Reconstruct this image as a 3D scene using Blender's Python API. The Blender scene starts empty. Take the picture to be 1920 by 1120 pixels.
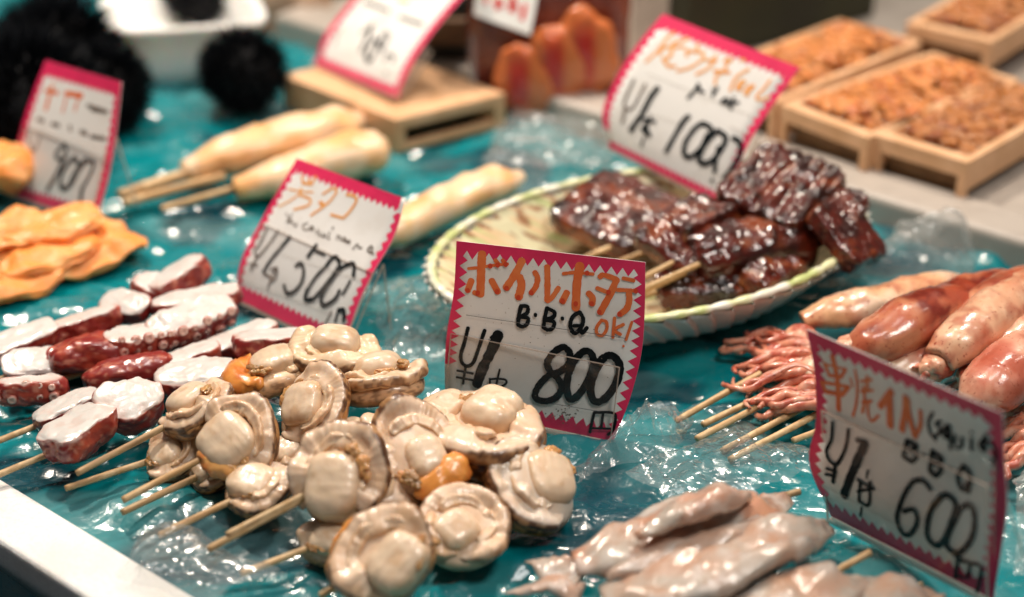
import bpy, math, random
import numpy as np

# ------------------------------------------------------------------ camera, world, lamps, exposure
S = 0.01                                   # everything below is written in centimetres
sc = bpy.context.scene
COL = sc.collection
CAM_H, PITCH, FPX = 43.0, math.radians(28), 3200.0
cam = bpy.data.objects.new('camera', bpy.data.cameras.new('camera'))
COL.objects.link(cam)
cam.location = (0, 0, CAM_H * S)
cam.rotation_euler = (math.pi / 2 - PITCH, 0, 0)
cam.data.sensor_width = 36.0
cam.data.lens = 60.0
cam.data.clip_start = 0.02
cam.data.clip_end = 50.0
cam.data.dof.use_dof = True
cam.data.dof.focus_distance = 0.77
cam.data.dof.aperture_fstop = 3.7
sc.camera = cam

world = bpy.data.worlds.new('World')
sc.world = world
world.use_nodes = True
bg = world.node_tree.nodes['Background']
bg.inputs['Color'].default_value = (0.88, 0.94, 1.0, 1)
bg.inputs['Strength'].default_value = 0.075

def lamp(name, loc, power, size, color, target=None, kind='AREA', spread=None):
    d = bpy.data.lights.new(name, kind)
    d.energy = power
    d.color = color
    if kind == 'AREA':
        d.shape = 'DISK'; d.size = size
        if spread: d.spread = math.radians(spread)
    else:
        d.shadow_soft_size = size
    o = bpy.data.objects.new(name, d); COL.objects.link(o)
    o.location = loc
    if target is not None:
        v = np.array(target) - np.array(loc)
        from mathutils import Vector
        o.rotation_euler = Vector(v).to_track_quat('-Z', 'Y').to_euler()
    return o
WARM = (1.0, 0.87, 0.74)
lamp('stall_and_fill_lamp', (-0.42, 1.20, 1.02), 10.5, 0.11, WARM, (0.0, 0.78, 0))
lamp('stall_and_fill_lamp', (0.30, 1.30, 0.98), 6.2, 0.10, WARM, (0.08, 0.85, 0))
lamp('stall_and_fill_lamp', (0.42, 0.34, 1.10), 6.0, 0.28, (1.0, 0.92, 0.84), (0.0, 0.90, 0))  # fill light added at the front right to brighten camera-facing sides
lamp('overhead_fill', (-0.08, 0.72, 1.35), 3.4, 0.36, (1.0, 0.95, 0.90), (-0.05, 0.80, 0))  # soft overhead fill, added to lift the shadows; no visible source
for p in ((-0.05, 1.42, 0.92), (0.62, 1.02, 0.95), (-0.52, 1.28, 0.95)):
    lamp('bulb', p, 2.0, 0.03, WARM, kind='POINT')

sc.view_settings.view_transform = 'Standard'
sc.view_settings.look = 'None'
sc.view_settings.exposure = 0.12
sc.view_settings.gamma = 1.0
sc.view_settings.use_curve_mapping = False
sc.render.engine = 'CYCLES'
sc.cycles.use_denoising = True
sc.cycles.max_bounces = 10
sc.cycles.transparent_max_bounces = 16
sc.cycles.sample_clamp_indirect = 6.0
sc.cycles.caustics_reflective = False
sc.cycles.caustics_refractive = False

# ------------------------------------------------------------------ measuring helpers
RX = np.array([1, 0, 0.0])
UP = np.array([0, math.sin(PITCH), math.cos(PITCH)])
FW = np.array([0, math.cos(PITCH), -math.sin(PITCH)])
C0 = np.array([0, 0, CAM_H])
def ray(px, py): return RX * (px - 960) / FPX - UP * (py - 560) / FPX + FW
def at(px, py, z=0.0):
    d = ray(px, py); return C0 + d * ((z - CAM_H) / d[2])
def proj(p):
    v = np.asarray(p, float) - C0; d = v @ FW
    return np.array([960 + FPX * (v @ RX) / d, 560 - FPX * (v @ UP) / d]), d
def depth(p): return (np.asarray(p) - C0) @ FW
def nz(v): v = np.asarray(v, float); return v / np.linalg.norm(v)
AX = nz((0.63, 0.776, 0))                   # along the skewers, away to the right
BX = nz((0.765, -0.644, 0))                 # along the edges of the tray, near to the right

# ------------------------------------------------------------------ noise
def _hash(ix, iy, iz, seed):
    h = (ix * 374761393 + iy * 668265263 + iz * 2147483647 + seed * 1274126177) & 0xFFFFFFFF
    h = ((h ^ (h >> 13)) * 1274126177) & 0xFFFFFFFF
    h = (h ^ (h >> 16)) & 0xFFFFFFFF
    return h / 4294967295.0
def vnoise(P, seed=0):
    P = np.asarray(P, float)
    I = np.floor(P).astype(np.int64); f = P - I
    f = f * f * f * (f * (f * 6 - 15) + 10)
    out = 0
    for dx in (0, 1):
        wx = f[:, 0] if dx else 1 - f[:, 0]
        for dy in (0, 1):
            wy = f[:, 1] if dy else 1 - f[:, 1]
            for dz in (0, 1):
                wz = f[:, 2] if dz else 1 - f[:, 2]
                out = out + wx * wy * wz * _hash(I[:, 0] + dx, I[:, 1] + dy, I[:, 2] + dz, seed)
    return out * 2 - 1
def fbm(P, seed=0, octs=3, gain=0.5):
    P = np.asarray(P, float); o = 0; a = 1.0
    for k in range(octs):
        o = o + a * vnoise(P * 2 ** k + 17.3 * k, seed + k * 31); a *= gain
    return o
def ridged(P, seed=0, octs=3):
    P = np.asarray(P, float); o = 0; a = 1.0
    for k in range(octs):
        o = o + a * (1 - np.abs(vnoise(P * 2.1 ** k + 9.1 * k, seed + 7 * k)) * 2); a *= 0.5
    return o
def worley(P, seed=0):
    P = np.asarray(P, float)[:, :2]
    I = np.floor(P).astype(np.int64)
    f1 = np.full(len(P), 9.0); f2 = f1.copy(); idv = np.zeros(len(P))
    for dx in (-1, 0, 1):
        for dy in (-1, 0, 1):
            cx, cy = I[:, 0] + dx, I[:, 1] + dy
            fx = cx + _hash(cx, cy, cx * 0, seed); fy = cy + _hash(cx, cy, cx * 0 + 1, seed)
            d = np.hypot(P[:, 0] - fx, P[:, 1] - fy)
            sl = _hash(cx, cy, cx * 0 + 2, seed)
            m = d < f1
            f2 = np.where(m, f1, np.minimum(f2, d)); idv = np.where(m, sl, idv); f1 = np.where(m, d, f1)
    return f1, f2, idv
def sstep(a, b, x):
    t = np.clip((x - a) / (b - a), 0, 1); return t * t * (3 - 2 * t)
def mixc(c1, c2, t):
    t = np.asarray(t)[:, None]
    return np.asarray(c1)[None, :] * (1 - t) + np.asarray(c2)[None, :] * t if np.ndim(c1) == 1 else c1 * (1 - t) + np.asarray(c2)[None, :] * t

# ------------------------------------------------------------------ scene helpers
def tag(o, label=None, cat=None, group=None, kind=None):
    if label: o['label'] = label
    if cat: o['category'] = cat
    if group: o['group'] = group
    if kind: o['kind'] = kind
    return o
def thing(name, loc, label, cat, group=None):
    o = bpy.data.objects.new(name, None); COL.objects.link(o)
    o.location = [c * S for c in loc]; o.empty_display_size = 0.01
    return tag(o, label, cat, group)
def origin(o):
    p = np.zeros(3)
    while o is not None:
        p = p + np.array(o.location) / S; o = o.parent
    return p
def obj(name, V, F, m, parent=None, col=None, smooth=True, base=None):
    V = np.asarray(V, float)
    org = origin(parent) if parent is not None else (np.asarray(base, float) if base is not None else np.zeros(3))
    me = bpy.data.meshes.new(name)
    me.from_pydata(((V - org) * S).tolist(), [], F if isinstance(F, list) else F.tolist())
    me.materials.append(m)
    if smooth: me.polygons.foreach_set('use_smooth', [True] * len(me.polygons))
    if col is not None:
        a = me.color_attributes.new('Col', 'FLOAT_COLOR', 'POINT')
        c4 = np.ones((len(V), 4), np.float32); c4[:, :3] = np.clip(col, 0, 1)
        a.data.foreach_set('color', c4.ravel())
    me.update()
    o = bpy.data.objects.new(name, me); COL.objects.link(o)
    if parent is not None: o.parent = parent
    else: o.location = [c * S for c in org]
    return o
def join(items):
    V, F, Cc, n = [], [], [], 0
    for it in items:
        v, f = it[0], it[1]
        V.append(np.asarray(v, float)); F += [[i + n for i in q] for q in f]; n += len(v)
        Cc.append(np.asarray(it[2]) if len(it) > 2 else np.zeros((len(v), 3)))
    return np.concatenate(V), F, np.concatenate(Cc)

_cs = {}
def cubesphere(n):
    if n in _cs: return _cs[n]
    idx, V, F = {}, [], []
    def vid(p):
        k = tuple(int(round(c * 1000)) for c in p)
        if k not in idx: idx[k] = len(V); V.append(p)
        return idx[k]
    g = np.tan(np.linspace(-1, 1, n + 1) * math.pi / 4)
    for ax in range(3):
        for s in (-1, 1):
            for i in range(n):
                for j in range(n):
                    q = []
                    for (a, b) in ((i, j), (i + 1, j), (i + 1, j + 1), (i, j + 1)):
                        p = [0, 0, 0]; p[ax] = s; p[(ax + 1) % 3] = g[a]; p[(ax + 2) % 3] = g[b]
                        q.append(vid(p))
                    F.append(q if s > 0 else q[::-1])
    _cs[n] = (np.array(V, float), F); return _cs[n]
def blob(radii, e=2.0, n=14):
    V, F = cubesphere(n)
    s = (np.abs(V) ** e).sum(1) ** (1 / e)
    return V / s[:, None] * np.asarray(radii), F
def frame(n, g):
    n = nz(n); g = np.asarray(g, float); g = nz(g - n * (g @ n)); t = np.cross(n, g)
    return np.array([g, t, n]).T                       # columns: g, t, n
def img_dir(n, deg):
    a = math.radians(deg); v = RX * math.cos(a) + UP * math.sin(a)
    v = v - FW * ((v @ n) / (FW @ n)) if abs(FW @ n) > 0.2 else v   # slide along the view ray onto the plane
    return nz(v)
def place(V, M, c): return V @ M.T + np.asarray(c)

def tube(P, R, seg=10, flat=1.0, upv=(0, 0, 1)):
    P = np.asarray(P, float); n = len(P); R = np.broadcast_to(np.asarray(R, float), (n,))
    T = np.gradient(P, axis=0); T /= np.linalg.norm(T, axis=1)[:, None]
    V, F = [], []
    u = np.asarray(upv, float)
    for i in range(n):
        u = u - T[i] * (u @ T[i]); u = nz(u); s = np.cross(T[i], u)
        a = np.arange(seg) * 2 * math.pi / seg
        V.append(P[i] + R[i] * (np.cos(a)[:, None] * s + flat * np.sin(a)[:, None] * u))
    V = np.concatenate(V)
    for i in range(n - 1):
        for j in range(seg):
            k = (j + 1) % seg
            F.append([i * seg + j, i * seg + k, (i + 1) * seg + k, (i + 1) * seg + j])
    V = np.concatenate([V, [P[0], P[-1]]]); a, b = len(V) - 2, len(V) - 1
    for j in range(seg):
        k = (j + 1) % seg
        F.append([a, k, j]); F.append([b, (n - 1) * seg + j, (n - 1) * seg + k])
    return V, F
def catmull(P, k=6):
    P = [np.asarray(p, float) for p in P]
    if len(P) < 3: return np.array([P[0] + (P[-1] - P[0]) * t for t in np.linspace(0, 1, k + 1)])
    Q = [2 * P[0] - P[1]] + P + [2 * P[-1] - P[-2]]; out = []
    for i in range(1, len(Q) - 2):
        for t in np.arange(k) / k:
            a, b, c, d = Q[i - 1], Q[i], Q[i + 1], Q[i + 2]
            out.append(0.5 * (2 * b + (c - a) * t + (2 * a - 5 * b + 4 * c - d) * t * t + (3 * b - a - 3 * c + d) * t ** 3))
    out.append(P[-1]); return np.array(out)
def boxmesh(o, ex, ey, ez):
    """box from corner o spanned by three vectors, bevel-free, faces outward"""
    o, ex, ey, ez = (np.asarray(v, float) for v in (o, ex, ey, ez))
    V = [o, o + ex, o + ex + ey, o + ey, o + ez, o + ex + ez, o + ex + ey + ez, o + ey + ez]
    return np.array(V), [[0, 3, 2, 1], [4, 5, 6, 7], [0, 1, 5, 4], [1, 2, 6, 5], [2, 3, 7, 6], [3, 0, 4, 7]]
def bevel(o, w=0.08, seg=2):
    m = o.modifiers.new('bevel', 'BEVEL'); m.width = w * S; m.segments = seg; m.limit_method = 'ANGLE'
    return o

# ------------------------------------------------------------------ materials
def mat(name, base=(0.5, 0.5, 0.5), rough=0.5, attr=False, sss=0.0, sssr=(1, .5, .3), sscale=0.004, coat=0.0, coat_rough=0.08,
        bumps=(), vary=None, spec=0.5, trans=0.0):
    m = bpy.data.materials.new(name); m.use_nodes = True
    nt = m.node_tree; b = nt.nodes['Principled BSDF']
    N = lambda t: nt.nodes.new(t)
    L = nt.links.new
    b.inputs['Base Color'].default_value = (*base, 1)
    b.inputs['Roughness'].default_value = rough
    b.inputs['Specular IOR Level'].default_value = spec
    b.inputs['Coat Weight'].default_value = coat
    b.inputs['Coat Roughness'].default_value = coat_rough
    b.inputs['Transmission Weight'].default_value = trans
    if sss:
        b.inputs['Subsurface Weight'].default_value = sss
        b.inputs['Subsurface Radius'].default_value = sssr
        b.inputs['Subsurface Scale'].default_value = sscale
    tc = N('ShaderNodeTexCoord')
    colout = None
    if attr:
        at_ = N('ShaderNodeAttribute'); at_.attribute_name = 'Col'; colout = at_.outputs['Color']
    if vary:                                     # (scale, other colour, lo, hi, detail)
        for (sca, oc, lo, hi, det) in vary:
            no = N('ShaderNodeTexNoise'); no.inputs['Scale'].default_value = sca; no.inputs['Detail'].default_value = det
            L(tc.outputs['Object'], no.inputs['Vector'])
            r = N('ShaderNodeMapRange'); r.inputs['From Min'].default_value = lo; r.inputs['From Max'].default_value = hi
            L(no.outputs['Fac'], r.inputs['Value'])
            mx = N('ShaderNodeMix'); mx.data_type = 'RGBA'
            L(r.outputs['Result'], mx.inputs['Factor'])
            if colout is not None: L(colout, mx.inputs['A'])
            else: mx.inputs['A'].default_value = (*base, 1)
            mx.inputs['B'].default_value = (*oc, 1)
            colout = mx.outputs['Result']
    if colout is not None: L(colout, b.inputs['Base Color'])
    prev = None
    for (kind, sca, strength, dist) in bumps:
        if kind == 'noise':
            t = N('ShaderNodeTexNoise'); t.inputs['Scale'].default_value = sca; t.inputs['Detail'].default_value = 4; out = t.outputs['Fac']
        elif kind == 'voronoi':
            t = N('ShaderNodeTexVoronoi'); t.inputs['Scale'].default_value = sca; out = t.outputs['Distance']
        elif kind == 'crease':
            t = N('ShaderNodeTexVoronoi'); t.feature = 'DISTANCE_TO_EDGE'; t.inputs['Scale'].default_value = sca; out = t.outputs['Distance']
        L(tc.outputs['Object'], t.inputs['Vector'])
        bp = N('ShaderNodeBump'); bp.inputs['Strength'].default_value = strength; bp.inputs['Distance'].default_value = dist
        L(out, bp.inputs['Height'])
        if prev is not None: L(prev, bp.inputs['Normal'])
        prev = bp.outputs['Normal']
    if prev is not None:
        L(prev, b.inputs['Normal'])
        if coat: L(prev, b.inputs['Coat Normal'])
    return m

def film_mat(name, tint, opacity, rough=0.12, gloss=0.12):
    m = bpy.data.materials.new(name); m.use_nodes = True
    nt = m.node_tree; nt.nodes.clear(); N = nt.nodes.new; L = nt.links.new
    out = N('ShaderNodeOutputMaterial'); tr = N('ShaderNodeBsdfTransparent'); gl = N('ShaderNodeBsdfGlossy'); df = N('ShaderNodeBsdfDiffuse')
    tl = N('ShaderNodeBsdfTranslucent'); ad = N('ShaderNodeMixShader'); ad.inputs[0].default_value = 0.4
    gl.inputs['Roughness'].default_value = rough
    df.inputs['Color'].default_value = (*tint, 1); tl.inputs['Color'].default_value = (*tint, 1)
    L(df.outputs[0], ad.inputs[1]); L(tl.outputs[0], ad.inputs[2])
    m1 = N('ShaderNodeMixShader'); m1.inputs[0].default_value = opacity
    L(tr.outputs[0], m1.inputs[1]); L(ad.outputs[0], m1.inputs[2])
    fr = N('ShaderNodeLayerWeight'); fr.inputs['Blend'].default_value = 0.14
    mp = N('ShaderNodeMapRange'); mp.inputs['To Min'].default_value = gloss * 0.3; mp.inputs['To Max'].default_value = min(0.6, gloss * 3)
    L(fr.outputs['Fresnel'], mp.inputs['Value'])
    m2 = N('ShaderNodeMixShader')
    L(mp.outputs['Result'], m2.inputs[0]); L(m1.outputs[0], m2.inputs[1]); L(gl.outputs[0], m2.inputs[2])
    L(m2.outputs[0], out.inputs['Surface'])
    return m

M = {}
M['flesh'] = mat('scallop flesh', attr=True, rough=0.38, sss=0.3, sssr=(1, .6, .35), sscale=0.0035, coat=0.34, coat_rough=0.10,
                 bumps=(('noise', 260, 0.25, 0.0006), ('noise', 900, 0.15, 0.0002)),
                 vary=((120, (0.50, 0.30, 0.15), 0.60, 0.95, 3),))
M['roe'] = mat('scallop roe', attr=True, rough=0.32, sss=0.3, sssr=(1, .4, .15), sscale=0.003, coat=0.3, bumps=(('noise', 420, 0.3, 0.0005),),
               vary=((150, (0.55, 0.20, 0.05), 0.55, 0.9, 3),))
M['octopus'] = mat('octopus', attr=True, rough=0.30, sss=0.2, sssr=(1, .5, .4), sscale=0.003, coat=0.4, bumps=(('noise', 330, 0.3, 0.0006),))
M['bamboo'] = mat('bamboo', (0.62, 0.42, 0.21), attr=True, rough=0.55, vary=((240, (0.45, 0.27, 0.11), 0.4, 0.75, 4),), bumps=(('noise', 500, 0.2, 0.0003),))
M['eel'] = mat('glazed eel', attr=True, rough=0.35, spec=0.12,
               coat=1.0, coat_rough=0.045, bumps=(('noise', 140, 0.45, 0.0018), ('noise', 430, 0.14, 0.0007)),
               vary=((190, (0.022, 0.008, 0.004), 0.52, 0.72, 4),))
M['squid'] = mat('boiled squid', attr=True, rough=0.28, sss=0.3, sssr=(1, .45, .3), sscale=0.003, coat=0.45, coat_rough=0.1,
                 bumps=(('noise', 170, 0.25, 0.0010), ('noise', 700, 0.2, 0.0003)),
                 vary=((75, (0.42, 0.075, 0.03), 0.48, 0.78, 5), (420, (0.30, 0.045, 0.02), 0.60, 0.74, 3)))
M['raw'] = mat('raw squid', attr=True, rough=0.2, sss=0.4, sssr=(1, .7, .5), sscale=0.004, coat=0.45, coat_rough=0.08,
               bumps=(('noise', 110, 0.35, 0.0016), ('noise', 420, 0.35, 0.0007)), vary=((55, (0.46, 0.25, 0.15), 0.5, 0.75, 4), (260, (0.40, 0.22, 0.14), 0.60, 0.8, 3)))
M['crab'] = mat('pale seafood', attr=True, rough=0.38, sss=0.3, sssr=(1, .6, .25), sscale=0.004, coat=0.2, bumps=(('noise', 140, 0.3, 0.001),),
                vary=((70, (0.85, 0.52, 0.18), 0.5, 0.85, 3),))
M['orange'] = mat('orange seafood', attr=True, rough=0.5, sss=0.3, sssr=(1, .4, .12), sscale=0.003, coat=0.1, bumps=(('noise', 220, 0.4, 0.0010),))
M['uni'] = mat('sea urchin roe', attr=True, rough=0.38, sss=0.15, sssr=(1, .4, .12), sscale=0.002, coat=0.25, bumps=(('noise', 700, 0.5, 0.0006),))
M['wood'] = mat('pale wood', (0.76, 0.46, 0.26), rough=0.55, vary=((60, (0.60, 0.33, 0.16), 0.35, 0.75, 4),), bumps=(('noise', 260, 0.15, 0.0004),))
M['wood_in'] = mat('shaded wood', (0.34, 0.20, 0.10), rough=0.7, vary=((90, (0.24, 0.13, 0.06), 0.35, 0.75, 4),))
M['foam'] = mat('white foam', (0.80, 0.80, 0.78), rough=0.6, sss=0.1, sscale=0.003, vary=((600, (0.62, 0.62, 0.62), 0.5, 0.8, 2), (25, (0.70, 0.66, 0.60), 0.5, 0.8, 3)), bumps=(('voronoi', 380, 0.35, 0.0005),))
M['tray'] = mat('tray plastic', (0.44, 0.39, 0.34), rough=0.35, vary=((30, (0.33, 0.29, 0.25), 0.4, 0.75, 4),), bumps=(('noise', 160, 0.2, 0.0006),))
M['spine'] = mat('urchin', (0.004, 0.005, 0.007), rough=0.5, spec=0.12)
M['urchin_body'] = mat('urchin shell', (0.006, 0.006, 0.007), rough=0.6, spec=0.1)
M['white_tub'] = mat('white tub', (0.88, 0.86, 0.83), rough=0.45, sss=.3, sscale=.01, vary=((14, (0.80, 0.78, 0.75), 0.4, 0.7, 2),))
M['dark'] = mat('dark counter', (0.012, 0.016, 0.018), rough=0.5, vary=((9, (0.035, 0.03, 0.022), 0.45, 0.7, 3),))
M['olive'] = mat('olive crate', (0.035, 0.035, 0.014), rough=0.7, vary=((12, (0.022, 0.020, 0.012), 0.4, 0.7, 2),))
M['paperbag'] = mat('brown paper', (0.42, 0.28, 0.19), rough=0.7, vary=((12, (0.26, 0.16, 0.10), 0.4, 0.7, 3),))
M['post'] = mat('pale post', (0.62, 0.54, 0.45), rough=0.5, vary=((20, (0.48, 0.40, 0.33), 0.45, 0.7, 2),))
M['paper'] = mat('card paper', (0.86, 0.845, 0.81), rough=0.42, coat=0.10, coat_rough=0.25,
                 vary=((45, (0.76, 0.72, 0.66), 0.50, 0.80, 5), (700, (0.45, 0.38, 0.32), 0.70, 0.80, 2)))
M['pink'] = mat('pink print', (0.80, 0.028, 0.12), rough=0.42, coat=0.15, coat_rough=0.25, vary=((60, (0.62, 0.02, 0.09), 0.45, 0.75, 4),))
M['ink'] = mat('black marker', (0.003, 0.006, 0.008), rough=0.6, spec=0.15, vary=((300, (0.012, 0.018, 0.021), 0.5, 0.75, 3),))
M['ink_pale'] = mat('worn black marker', (0.16, 0.13, 0.11), rough=0.5, vary=((260, (0.34, 0.28, 0.23), 0.45, 0.75, 3),))
M['ink_mid'] = mat('dry black marker', (0.035, 0.035, 0.035), rough=0.5, vary=((260, (0.10, 0.09, 0.08), 0.45, 0.75, 3),))
M['orange_ink'] = mat('orange marker', (0.80, 0.155, 0.035), rough=0.5, vary=((160, (0.84, 0.22, 0.06), 0.4, 0.7, 3),))
M['orange_ink_light'] = mat('pale orange marker', (0.86, 0.36, 0.09), rough=0.5, vary=((160, (0.86, 0.46, 0.18), 0.4, 0.7, 3),))
M['orange_dot'] = mat('dense orange marker', (0.68, 0.06, 0.018), rough=0.5)
M['red_ink'] = mat('red print', (0.70, 0.05, 0.04), rough=0.5)
M['rule'] = mat('printed rule', (0.12, 0.12, 0.13), rough=0.5)
M['stain'] = mat('grime', (0.18, 0.15, 0.12), rough=0.7)
M['rule_pale'] = mat('faint printed rule', (0.52, 0.48, 0.43), rough=0.5)
M['acrylic'] = film_mat('clear acrylic', (0.75, 0.8, 0.78), 0.02, 0.03, 0.05)
M['acrylic_edge'] = film_mat('acrylic edge', (0.80, 0.66, 0.56), 0.55, 0.15, 0.25)
M['film'] = film_mat('clear film', (0.85, 0.88, 0.87), 0.16, 0.09, 0.15)
M['filmhaze'] = film_mat('hazy film', (0.80, 0.78, 0.74), 0.22, 0.16, 0.13)

# teal sheet under clear film
def teal_mat():
    m = mat('teal sheet', (0.002, 0.135, 0.145), rough=0.22, coat=0.6, coat_rough=0.07, attr=True,
            bumps=(('noise', 45, 0.25, 0.0045), ('crease', 34, 0.55, 0.0035), ('crease', 85, 0.35, 0.0014), ('noise', 180, 0.12, 0.0008)))
    return m
M['teal'] = teal_mat()
M['basket'] = mat('basket', attr=True, rough=0.32, coat=0.25, bumps=(('noise', 300, 0.2, 0.0005),))

# ------------------------------------------------------------------ setting
O0 = np.array([-18.5, 60.1, 0.0])           # middle of the front edge of the tray
def st(s, t, z=0.0): return O0 + BX * s + np.array([0.644, 0.765, 0]) * t + np.array([0, 0, z])
TX = np.array([0.644, 0.765, 0.0])

V, F = boxmesh((-260, 20, -22), (520, 0, 0), (0, 420, 0), (0, 0, 1))
tag(obj('counter', V, F, M['dark'], smooth=False), kind='structure')
V, F = boxmesh((-260, 420, -22), (520, 0, 0), (0, 4, 0), (0, 0, 200))
tag(obj('back_wall', V, F, M['dark'], smooth=False), 'dark wall far behind the fish stall', 'wall')

# crumpled teal sheet
ns, ntt = 500, 205
sv = np.linspace(-78, 46, ns); tv = np.linspace(-0.6, 48.6, ntt)
SS, TT = np.meshgrid(sv, tv, indexing='ij')
P = O0 + SS[..., None] * BX + TT[..., None] * TX
P = P.reshape(-1, 3)
Q = np.c_[P[:, 0], P[:, 1], P[:, 0] * 0]
wq = Q / 9 + 0.55 * np.c_[vnoise(Q / 5, 3), vnoise(Q / 5, 4), Q[:, 0] * 0]
f1, f2, iv = worley(wq, 11)
wq2 = Q / 3.2 + 0.5 * np.c_[vnoise(Q / 2.5, 5), vnoise(Q / 2.5, 6), Q[:, 0] * 0]
g1, g2, jv = worley(wq2, 23)
wq3 = (Q * np.array([0.35, 1.0, 1])) @ np.array([[.8, .6, 0], [-.6, .8, 0], [0, 0, 1]]) / 2.2
h = 0.75 * np.minimum(f2 - f1, 0.5) + 0.34 * np.minimum(g2 - g1, 0.5) + 0.30 * fbm(Q / 7, 9, 3) + 0.15 * ridged(wq3, 14, 3) + 0.05 * fbm(Q / 1.2, 19, 2) - 0.38
edge = sstep(0, 2.5, TT.reshape(-1))
h = h * edge
P[:, 2] = h
milk = np.clip(sstep(0.15, 0.75, fbm(Q / np.array([11, 5, 1]), 41, 3)) * 0.55 + sstep(0.35, 0.9, ridged(wq3 * 0.7, 51, 2)) * 0.25 * sstep(-0.2, 0.5, vnoise(Q / 8, 77)), 0, 0.8)
far = sstep(14, 26, TT.reshape(-1)) * sstep(0.05, 0.5, fbm(Q / np.array([5, 2.2, 1]), 45, 3))
milk = np.clip(milk + 0.42 * far, 0, 0.75)
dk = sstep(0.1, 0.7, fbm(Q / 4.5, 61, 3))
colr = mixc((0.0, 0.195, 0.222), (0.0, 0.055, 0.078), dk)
SHEET_P = P.copy()
colr = mixc(colr, (0.30, 0.47, 0.46), milk * 0.34)
idx = np.arange(ns * ntt).reshape(ns, ntt)
F = np.stack([idx[:-1, :-1], idx[1:, :-1], idx[1:, 1:], idx[:-1, 1:]], -1).reshape(-1, 4)
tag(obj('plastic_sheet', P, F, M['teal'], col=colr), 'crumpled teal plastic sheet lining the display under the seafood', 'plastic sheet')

# white foam box in front, teal cloth outside it
fb = thing('foam_box', st(0, -1.5, 0), 'white foam box rim at the lower left edge of the teal sheet', 'foam box')
V, F = boxmesh(st(-70, -3.2, -20), BX * 112, TX * 2.9, (0, 0, 20.35))
bevel(obj('rim', V, F, M['foam'], fb, smooth=False), 0.25, 3)
V, F = boxmesh(st(-70, -0.31, -20), BX * 112, TX * 52, (0, 0, 19.0))
obj('body', V, F, M['foam'], fb, smooth=False)
sx = np.linspace(-70, 42, 220); sz = np.linspace(-0.9, -19.8, 30)
A, B = np.meshgrid(sx, sz, indexing='ij')
P = np.array([st(a, -3.45 - 0.02 * abs(b) - 0.5 * (0.5 + 0.5 * math.sin(a * 0.9 + 2 * math.sin(a * .23))) * min(1, abs(b) / 6), b) for a, b in zip(A.ravel(), B.ravel())])
idx = np.arange(P.shape[0]).reshape(A.shape)
F = np.stack([idx[:-1, :-1], idx[:-1, 1:], idx[1:, 1:], idx[1:, :-1]], -1).reshape(-1, 4)
cl = mixc((0.004, 0.17, 0.22), (0.003, 0.11, 0.15), sstep(-.3, .5, fbm(P / 3, 5, 2)))
tag(obj('skirt', P, F, M['teal'], fb, col=cl), 'dark teal plastic hanging over the outside')

# pale tray with the wooden boxes, back right
tr = thing('serving_tray', st(30, 60, 0), 'long pale plastic tray under the wooden boxes of sea urchin', 'tray')
TZ = 1.3
V, F = boxmesh(st(-40, 51.4, -2), BX * 120, TX * 60, (0, 0, 2 + TZ))
bevel(obj('floor', V, F, M['tray'], tr, smooth=False), 0.1, 2)
V, F = boxmesh(st(-40, 48.4, -3), BX * 120, TX * 3.0, (0, 0, 3 + TZ + 0.55))
bevel(obj('rim', V, F, M['tray'], tr, smooth=False), 0.45, 4)
V, F = boxmesh(st(-40, 51.45, TZ - .5), BX * 120, TX * 0.8, (0, 0, 0.85))
bevel(obj('step', V, F, M['tray'], tr, smooth=False), 0.15, 3)

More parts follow.
